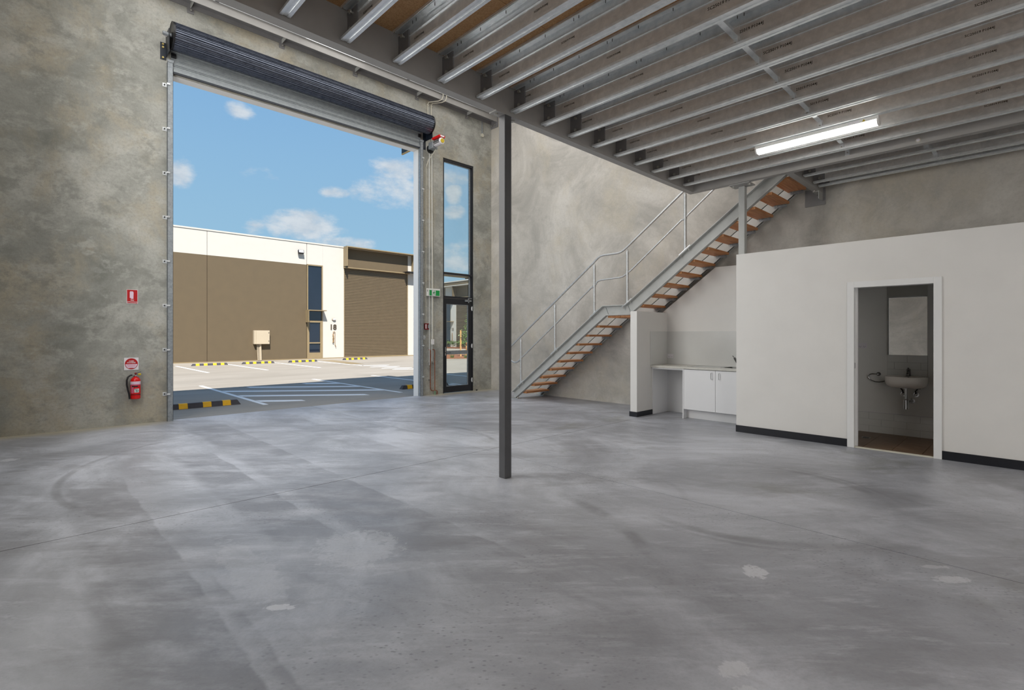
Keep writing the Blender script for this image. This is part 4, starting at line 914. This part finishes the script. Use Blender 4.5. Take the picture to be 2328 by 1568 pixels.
cp = thing('copper_pipe', (7.04, 9.96, .0), 'bright copper pipe rising straight with green lagging at the floor', 'pipe')
mk('pipe', MB().tube([(7.005, 9.999, 1.08), (7.005, 9.96, 1.08), (7.02, 9.952, 1.078), (7.037, 9.95, 1.06), (7.04, 9.95, 1.02), (7.04, 9.945, .09)], .0105, 10), M_COPPER, cp, True)
mk('lagging', MB().cyl((7.04, 9.945, 0), .013, .10), M_VERD, cp, True)
mk('pipe_clip', MB().box(6.985, 7.05, 9.955, 9.999, .755, .767), M_INOX, cp)

# ================================================================== OUTSIDE
gd = struct('floor_driveway', MB().box(-30, 75, YF+.05, 95, -.30, -.03), M_PAVE, 'pale concrete driveway and parking yard outside', 'driveway')
for i, (b, l) in enumerate((((XL-8, XL-.22, YB-.2, YF+.21, -.1, ZR), 'white neighbouring unit left of this one'), ((XR+.2, 20, YB-.2, YF+.21, -.1, ZR), 'white neighbouring unit right of this one'))):
    n_ = thing('neighbour_unit', ((b[0]+b[1])/2, 2, 0), l, 'building'); mk('wall', MB().box(*b), M_FWHITE, n_)
# own hood and entry canopy on the outside face
oh = thing('roller_door_hood', (5.4, 10.5, 5.9), 'dark hood fin outside, peeping below the head of the opening', 'hood')
mk('hood_top', MB().box(4.2, 6.77, 10.211, 10.74, ZR-.1, ZR), M_FTRIM, oh)  # unseen hood top, its span shaped to step the shadow edge outside
mk('hood_fin', MB().box(6.735, 6.77, 10.211, 10.93, 5.93, ZR-.1), M_ALU, oh)
mk('hood_fin_edge', MB().box(6.735, 6.77, 10.211, 10.935, 5.905, 5.93), M_TIMBER, oh)
ec = thing('entry_canopy', (7.8, 10.4, 2.9), 'timber-edged canopy over the glass entry door outside', 'canopy')
mk('canopy_slab', MB().box(7.2, 8.8, 10.212, 10.66, 2.955, 3.0), M_TIMBER, ec)
for x in (8.50, 8.62): mk('canopy_bracket', MB().box(x, x+.03, 10.212, 10.62, 2.925, 2.955), M_FTRIM, ec)

# ---- wheel stops
def wheel_stop(cx, cy, L, label, rot=0, group='rubber wheel stops in the parking bays'):
    o = thing('wheel_stop', (cx, cy, -.03), label, 'wheel stop', group)
    w, h = .075, .10
    m = MB(); x0, x1 = cx-L/2, cx+L/2; zb = -.03
    prof = [(cy-w, zb), (cy+w, zb), (cy+w*.6, zb+h), (cy-w*.6, zb+h)]
    m.add([(x0, p[0], p[1]) if p[1] == zb else (x0+.06, p[0], p[1]) for p in prof]+[(x1, p[0], p[1]) if p[1] == zb else (x1-.06, p[0], p[1]) for p in prof],
          [(0, 1, 2, 3), (7, 6, 5, 4), (0, 4, 5, 1), (1, 5, 6, 2), (2, 6, 7, 3), (3, 7, 4, 0)])
    mk('rubber_body', m, M_RUB, o)
    for f in (.16, .375, .625, .84):
        xa, xb = cx-L/2+L*f-.075, cx-L/2+L*f+.075; e = .0025
        mk('yellow_block', MB().prism([(cy-w-e, zb+.004), (cy-w*.6-e, zb+h+e), (cy+w*.6+e, zb+h+e), (cy+w+e, zb+.004)], 'x', xa, xb), M_YELP, o)
    return o
wheel_stop(2.44, 11.66, 1.65, 'rubber wheel stop with yellow blocks nearest the roller door opening')
wheel_stop(8.02, 11.80, 1.55, 'dark wheel stop half hidden behind the right door reveal')
wheel_stop(10.42, 11.85, 1.65, 'wheel stop seen through the bottom of the glass door')
for (x, l) in ((4.1, 'far wheel stop at the left edge of the opening'), (6.40, 'far wheel stop before the brown wall, left of the meter box'), (8.58, 'far wheel stop right below the meter box'), (10.85, 'far wheel stop between meter box and glass door'), (14.15, 'far wheel stop in front of the closed shutter')):
    wheel_stop(x, 27.55 if x < 14 else 28.1, 1.55, l)
# ---- painted lines
def stripe(name, pts, label, group='painted parking lines'):
    tag(mk(name, MB().prism(pts, 'z', -.03, -.0275), M_LINE, org=(pts[0][0], pts[0][1], -.03)), label, 'road marking', group)
def vline(x, y0, y1, label, w=.05): stripe('parking_line', [(x-w, y0), (x+w, y0), (x+w, y1), (x-w, y1)], label)
vline(3.62, 11.15, 16.6, 'white bay line left of the hatched bay near the opening'); vline(6.86, 11.15, 16.6, 'white bay line right of the hatched bay near the opening')
vline(9.0, 11.15, 16.6, 'white bay line behind the right reveal'); vline(9.22, 11.2, 12.2, 'short white line behind the glass door'); vline(11.25, 11.15, 16.6, 'white bay line seen through the glass door')
for x, l in ((5.1, 'far bay line left of the first far wheel stop'), (7.27, 'far bay line left of the meter box'), (9.5, 'far bay line right of the meter box'), (11.6, 'far bay line in front of the glass door')): vline(x, 22.2, 28.0, l, .055)
def hatch(x0, x1, c, w, label, k=-.80):
    # diagonal stripe y = c + k*(x-3.66), clipped to the bay
    lo, hi = 11.2, 15.45
    pts = []
    f = lambda x, d: min(max(c+k*(x-3.66)+d, lo), hi)
    xs = [x0+(x1-x0)*i/8 for i in range(9)]
    keep = [x for x in xs if lo < c+k*(x-3.66) < hi]
    if len(keep) < 2: return
    pts = [(x, f(x, -w)) for x in keep]+[(x, f(x, w)) for x in keep[::-1]]
    stripe('hatch_stripe', pts, label, 'diagonal hatching in the shaded bay')
for i, c in enumerate((11.9, 13.2, 14.55, 15.85, 17.1, 18.4)):
    hatch(3.69, 6.79, c, .17, ('nearest', 'second', 'third', 'fourth', 'fifth', 'farthest')[i]+' diagonal hatch stripe outside the opening')
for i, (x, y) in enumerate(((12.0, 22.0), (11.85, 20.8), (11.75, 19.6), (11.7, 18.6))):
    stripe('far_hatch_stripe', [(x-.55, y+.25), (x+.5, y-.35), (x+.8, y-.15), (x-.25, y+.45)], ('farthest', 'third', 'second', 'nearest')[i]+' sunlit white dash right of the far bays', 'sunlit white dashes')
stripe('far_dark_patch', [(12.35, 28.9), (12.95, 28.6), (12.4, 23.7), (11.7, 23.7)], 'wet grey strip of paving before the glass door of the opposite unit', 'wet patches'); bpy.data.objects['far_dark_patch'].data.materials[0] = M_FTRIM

# ---- opposite unit, number 18
FY = 30.6
ou = thing('opposite_unit', (12, FY, 0), 'white and brown warehouse unit number 18 across the yard', 'building')
def ob(name, b, mat, par=ou): return mk(name, MB().box(*b), mat, par)
ob('rear_mass', (-10, 20.9, FY+.2, FY+12, -.03, 6.9), M_FWHITE)
for (x0, x1) in ((-8, 1.6), (1.62, 6.965), (6.985, 12.255)):
    ob('wall_panel', (x0, x1, FY, FY+.2, 5.69, 6.99), M_FWHITE); ob('painted_panel', (x0, x1, FY, FY+.2, -.03, 5.69), M_FBROWN)
ob('wall_panel', (12.285, 13.255, FY, FY+.2, 5.73, 6.99), M_FWHITE)
ob('white_pier', (13.26, 14.63, FY, FY+.2, -.03, 6.99), M_FWHITE)
ob('white_pier', (19.36, 20.9, FY, FY+.2, -.03, 6.99), M_FWHITE)
ob('shutter_header', (14.63, 19.36, FY, FY+.2, 5.72, 6.99), M_FBROWN)
ob('parapet_capping', (-8, 20.95, FY-.03, FY+.25, 6.99, 7.07), M_FWHITE)
ob('plinth', (-8, 20.9, FY-.06, FY, -.03, .02), M_FTRIM)
hd_ = ob('shutter_hood', (14.60, 19.70, FY-.5, FY, 7.0, 7.06), M_FTRIM)
ob('hood_fin', (14.60, 14.66, FY-.5, FY, 5.80, 7.0), M_FTRIM, hd_); ob('hood_fin', (19.64, 19.70, FY-.5, FY, 5.80, 7.0), M_FTRIM, hd_)
ob('hood_sill', (14.60, 19.38, FY-.22, FY, 5.70, 5.76), M_FTRIM, hd_)
ob('hood_awning', (18.95, 20.4, FY-.6, FY, 5.78, 5.83), M_ALU, hd_)
# shutter slats as one corrugated curtain with side guides
zp = .03; pr = []
while zp < 5.69: pr += [(FY+.05, zp), (FY+.05, zp+.055), (FY+.03, zp+.07), (FY+.03, zp+.085)]; zp += .10
sh = mk('roller_shutter', MB().prism(pr+[(FY+.06, 5.7), (FY+.06, .03)], 'x', 14.66, 19.33), M_FSHUT, ou)
ob('shutter_guide', (14.63, 14.67, FY-.01, FY+.06, 0, 5.7), M_FTRIM, sh); ob('shutter_guide', (19.32, 19.36, FY-.01, FY+.06, 0, 5.7), M_FTRIM, sh)
ob('shutter_bottom_bar', (14.66, 19.33, FY+.02, FY+.06, -.02, .06), M_FTRIM, sh)
# entry of 18
ef = mk('entry_frame', MB().box(12.29, 12.35, FY-.02, FY+.08, 0, 5.73).box(13.19, 13.255, FY-.02, FY+.08, 0, 5.73).box(12.35, 13.19, FY-.02, FY+.08, 5.66, 5.73).box(12.35, 13.19, FY-.02, FY+.08, 2.9, 2.97).box(12.35, 13.19, FY-.02, FY+.08, 2.2, 2.32)
        .box(12.35, 12.42, FY-.02, FY+.06, 0, 2.2).box(13.10, 13.19, FY-.02, FY+.06, 0, 2.2).box(12.42, 13.10, FY-.02, FY+.06, 0, .36).box(12.42, 13.10, FY-.03, FY+.06, .92, .99), M_FTRIM, ou)
for z0, z1 in ((2.97, 5.66), (2.32, 2.9), (.99, 2.2), (.36, .92)): ob('pane', (12.35, 13.19, FY+.04, FY+.05, z0, z1), M_DKGLASS, ef)
cp_ = ob('entry_canopy', (12.2, 13.32, FY-.45, FY, 2.90, 2.95), M_FTRIM)
ob('canopy_fin', (12.2, 12.235, FY-.45, FY, 2.2, 2.90), M_FTRIM, cp_)
text_mesh('unit_number', '18', .46, M_NUM, face_negy(13.68, FY-.02, 1.78), ou, .012, .011)
tg = lambda o, *a: tag(o, *a)
mb_ = thing('meter_box', (9.65, FY-.12, 0), 'beige electrical meter box on conduits against the brown wall', 'electrical box')
mk('cabinet', MB().box(9.24, 10.06, FY-.24, FY, .92, 1.69), M_FCREAM, mb_, bevel=.01)
mk('door_seam', MB().box(9.325, 9.335, FY-.243, FY-.24, .93, 1.68), M_FTRIM, mb_)
for z in (1.06, 1.53): mk('latch', MB().box(10.0, 10.03, FY-.25, FY-.24, z, z+.06), M_BLACK, mb_)
for i, (x, w) in enumerate(((9.43, .02), (9.50, .018), (9.55, .018), (9.61, .045))): mk('riser_pipe', MB().tube([(x, FY-.10, .95), (x+.03 if i else x+.05, FY-.10, .0)], w, 8), M_FCREAM, mb_, True)
fd = thing('flood_light', (11.8, FY-.2, 6.4), 'small flood light on the white upper wall of unit 18', 'light')
mk('bracket', MB().box(11.74, 11.82, FY-.12, FY, 6.34, 6.40), M_ALU, fd)
mk('lamp_head', MB().prism([(FY-.24, 6.34), (FY-.14, 6.28), (FY-.06, 6.46), (FY-.18, 6.52)], 'x', 11.70, 12.02), M_ALU, fd)
mk('lamp_lens', MB().prism([(FY-.245, 6.36), (FY-.24, 6.355), (FY-.185, 6.50), (FY-.19, 6.505)], 'x', 11.73, 11.99), M_SIGNW, fd)
wl = thing('bulkhead_light', (13.95, FY-.06, 2.42), 'small oval wall lamp above the number 18', 'light')
mk('lamp_base', MB().ellipsoid((13.95, FY-.05, 2.42), .13, .048, .075), M_FTRIM, wl, True); mk('lamp_lens', MB().ellipsoid((13.96, FY-.085, 2.415), .11, .03, .058), M_SIGNW, wl, True)
hv = thing('water_meter_valves', (13.98, FY-.05, .7), 'brass valve assembly on the white pier below the number 18', 'valve')
mk('riser_pipe', MB().tube([(13.90, FY-.06, .95), (13.90, FY-.06, 1.58), (13.93, FY-.06, 1.65), (13.99, FY-.06, 1.65), (14.02, FY-.06, 1.58), (14.02, FY-.06, .85), (14.08, FY-.06, .68)], .016, 8), M_BRASS, hv, True)
for i in range(5): mk('valve_body', MB().ellipsoid((13.89+.02*(i % 2), FY-.08, 1.0+i*.11), .04, .04, .045), M_BRASS, hv, True)

# ---- far unit 11 seen through the glass door (faces -X)
GX = 35.0
fu = thing('far_unit', (GX, 44, 0), 'distant white and brown unit number 11 seen through the glass door', 'building')
def fb(name, b, mat, par=fu): return mk(name, MB().box(*b), mat, par)
fb('rear_mass', (GX+.2, GX+14, 20, 62, -.03, 7.2), M_FWHITE)
fb('white_pier', (GX, GX+.2, 45.38, 46.35, -.03, 6.98), M_FWHITE); fb('white_wall', (GX, GX+.2, 20, 40.3, -.03, 6.98), M_FWHITE)
fb('painted_wall', (GX, GX+.2, 47.35, 62, -.03, 6.98), M_FBROWN)
fb('upper_wall', (GX, GX+.2, 46.35, 47.35, 5.75, 6.98), M_FWHITE)
fb('parapet_band', (GX-.05, GX+.2, 20, 62, 6.98, 7.45), M_FBROWN); fb('parapet_capping', (GX-.10, GX+.3, 20, 62, 7.45, 7.56), M_FWHITE); fb('hood_capping', (GX-.6, GX, 40.3, 47.8, 6.92, 7.0), M_FWHITE)
fb('hood_fin', (GX-.55, GX, 45.32, 45.38, 5.75, 6.92), M_FBROWN); fb('shutter_header', (GX, GX+.2, 40.3, 45.38, 5.65, 6.98), M_FBROWN); fb('hood_sill', (GX-.2, GX, 40.3, 45.38, 5.62, 5.68), M_FTRIM)
pr = []; zp = .03
while zp < 5.6: pr += [(GX+.05, zp), (GX+.05, zp+.09), (GX+.02, zp+.11), (GX+.02, zp+.14)]; zp += .16
mk('roller_shutter', MB().prism(pr+[(GX+.06, 5.65), (GX+.06, .03)], 'y', 40.3, 45.36), M_FSHUT, fu)
fb('window_frame', (GX, GX+.1, 46.35, 46.42, 0, 5.75), M_FTRIM); fb('pane', (GX+.04, GX+.06, 46.42, 47.35, 0, 5.75), M_DKGLASS); fb('door_canopy', (GX-.6, GX, 45.75, 47.4, 2.95, 3.0), M_FTRIM)
text_mesh('unit_number', '11', .44, M_NUM, face_negx(GX-.02, 46.16, 1.95), fu, .012, .012)
mk('valve_pipe', MB().tube([(GX-.06, 46.0, 1.7), (GX-.06, 45.95, .7)], .03, 6), M_BRASS, fu, True)

# ---- garden bed, stakes, saplings and tussocks
def blob_pts(cx, cy, rx, ry, n=22): return [(cx+rx*math.cos(2*pi*i/n)*(1+.04*math.sin(3*i)), cy+ry*math.sin(2*pi*i/n)) for i in range(n)]
gb = thing('garden_bed', (20.6, 26.4, -.03), 'island bed of brown bark mulch beyond the glass door', 'garden bed')
mk('kerb', MB().prism(blob_pts(20.9, 26.0, 3.3, 3.1), 'z', -.03, .02), M_PAVE, gb); mk('mulch', MB().prism(blob_pts(20.9, 26.0, 3.15, 2.95), 'z', .02, .06), M_MULCH, gb)
fb2 = thing('garden_strip', (34, 46, -.03), 'planted strip along the front of unit 11', 'garden bed')
mk('mulch', MB().box(33.6, GX-.02, 38, 50, -.03, .08), M_MULCH, fb2)
for i, (x, y, h) in enumerate(((20.25, 25.75, 1.75), (20.62, 25.62, .95), (20.75, 25.35, 1.35))):
    o = thing('tree_stake', (x, y, .06), ('tallest left', 'short middle', 'right')[i]+' timber stake in the garden bed', 'stake', 'stakes in the garden bed')
    mk('stake', MB().prism([(x-.035, y-.035), (x+.035, y-.035), (x+.035, y+.035), (x-.035, y+.035)], 'z', .061, h), M_STAKE, o)
def leaves(m, cx, cy, cz, rx, ry, rz, n, sz):
    for _ in range(n):
        a, b, r = random.uniform(0, 2*pi), random.uniform(-1, 1), random.random()**.5
        w = math.sqrt(1-b*b); p = Vector((cx+rx*r*w*math.cos(a), cy+ry*r*w*math.sin(a), cz+rz*r*b))
        u = Vector((random.uniform(-1, 1), random.uniform(-1, 1), random.uniform(-1, 1))).normalized(); v = u.orthogonal().normalized()
        s_ = sz*random.uniform(.6, 1.3)
        m.add([p-u*s_, p+v*s_*.45, p+u*s_, p-v*s_*.45], [(0, 1, 2, 3)])
for i, (x, y, h, r) in enumerate(((20.6, 25.5, 3.2, .55), (17.9, 24.9, 2.6, .35))):
    o = thing('sapling', (x, y, .06), ('leafy sapling tied between the timber stakes', 'small yellow-green sapling at the left edge of the glass door')[i], 'tree')
    mk('trunk', MB().tube([(x, y, .061), (x+.02, y, h*.5), (x, y+.02, h*.9)], [.025, .018, .008], 6), M_STAKE, o, True)
    m = MB(); leaves(m, x, y, h*.45, r, r, h*.22, 260, .07); leaves(m, x+.05, y-.05, h*.72, r*.5, r*.5, h*.25, 160, .06); tag(mk('foliage', m, M_LEAF, o), kind='stuff')
for i, (x, y) in enumerate(((18.7, 24.6), (19.2, 23.9), (19.9, 24.2), (20.1, 23.7), (21.2, 24.2))):
    o = thing('grass_tussock', (x, y, .06), ('leftmost', 'second', 'middle', 'fourth', 'rightmost')[i]+' low green tussock along the front of the garden bed', 'plant', 'tussocks in the garden bed')
    m = MB()
    for _ in range(60):
        a = random.uniform(0, 2*pi); l = random.uniform(.1, .28); r = random.uniform(0, .12); t = random.uniform(.1, .35)
        bx, by = x+r*math.cos(a), y+r*math.sin(a); ex_, ey = bx+t*l*1.5*math.cos(a), by+t*l*1.5*math.sin(a)
        m.add([(bx-.008, by, .061), (bx+.008, by, .061), (ex_, ey, .06+l)], [(0, 1, 2)])
    tag(mk('blades', m, M_LEAFD, o), kind='stuff')
for i in range(7):
    y = 48.3-i*1.15; x = 34.2
    o = thing('hedge_shrub', (x, y, .08), ('first', 'second', 'third', 'fourth', 'fifth', 'sixth', 'seventh')[i]+' low shrub from the left before unit 11', 'shrub', 'shrubs before unit 11')
    m = MB(); leaves(m, x, y, .55, .42, .45, .33, 170, .10); tag(mk('foliage', m, M_LEAFD, o), kind='stuff')
    mk('stem', MB().tube([(x, y, .081), (x, y, .4)], .02, 5), M_STAKE, o)
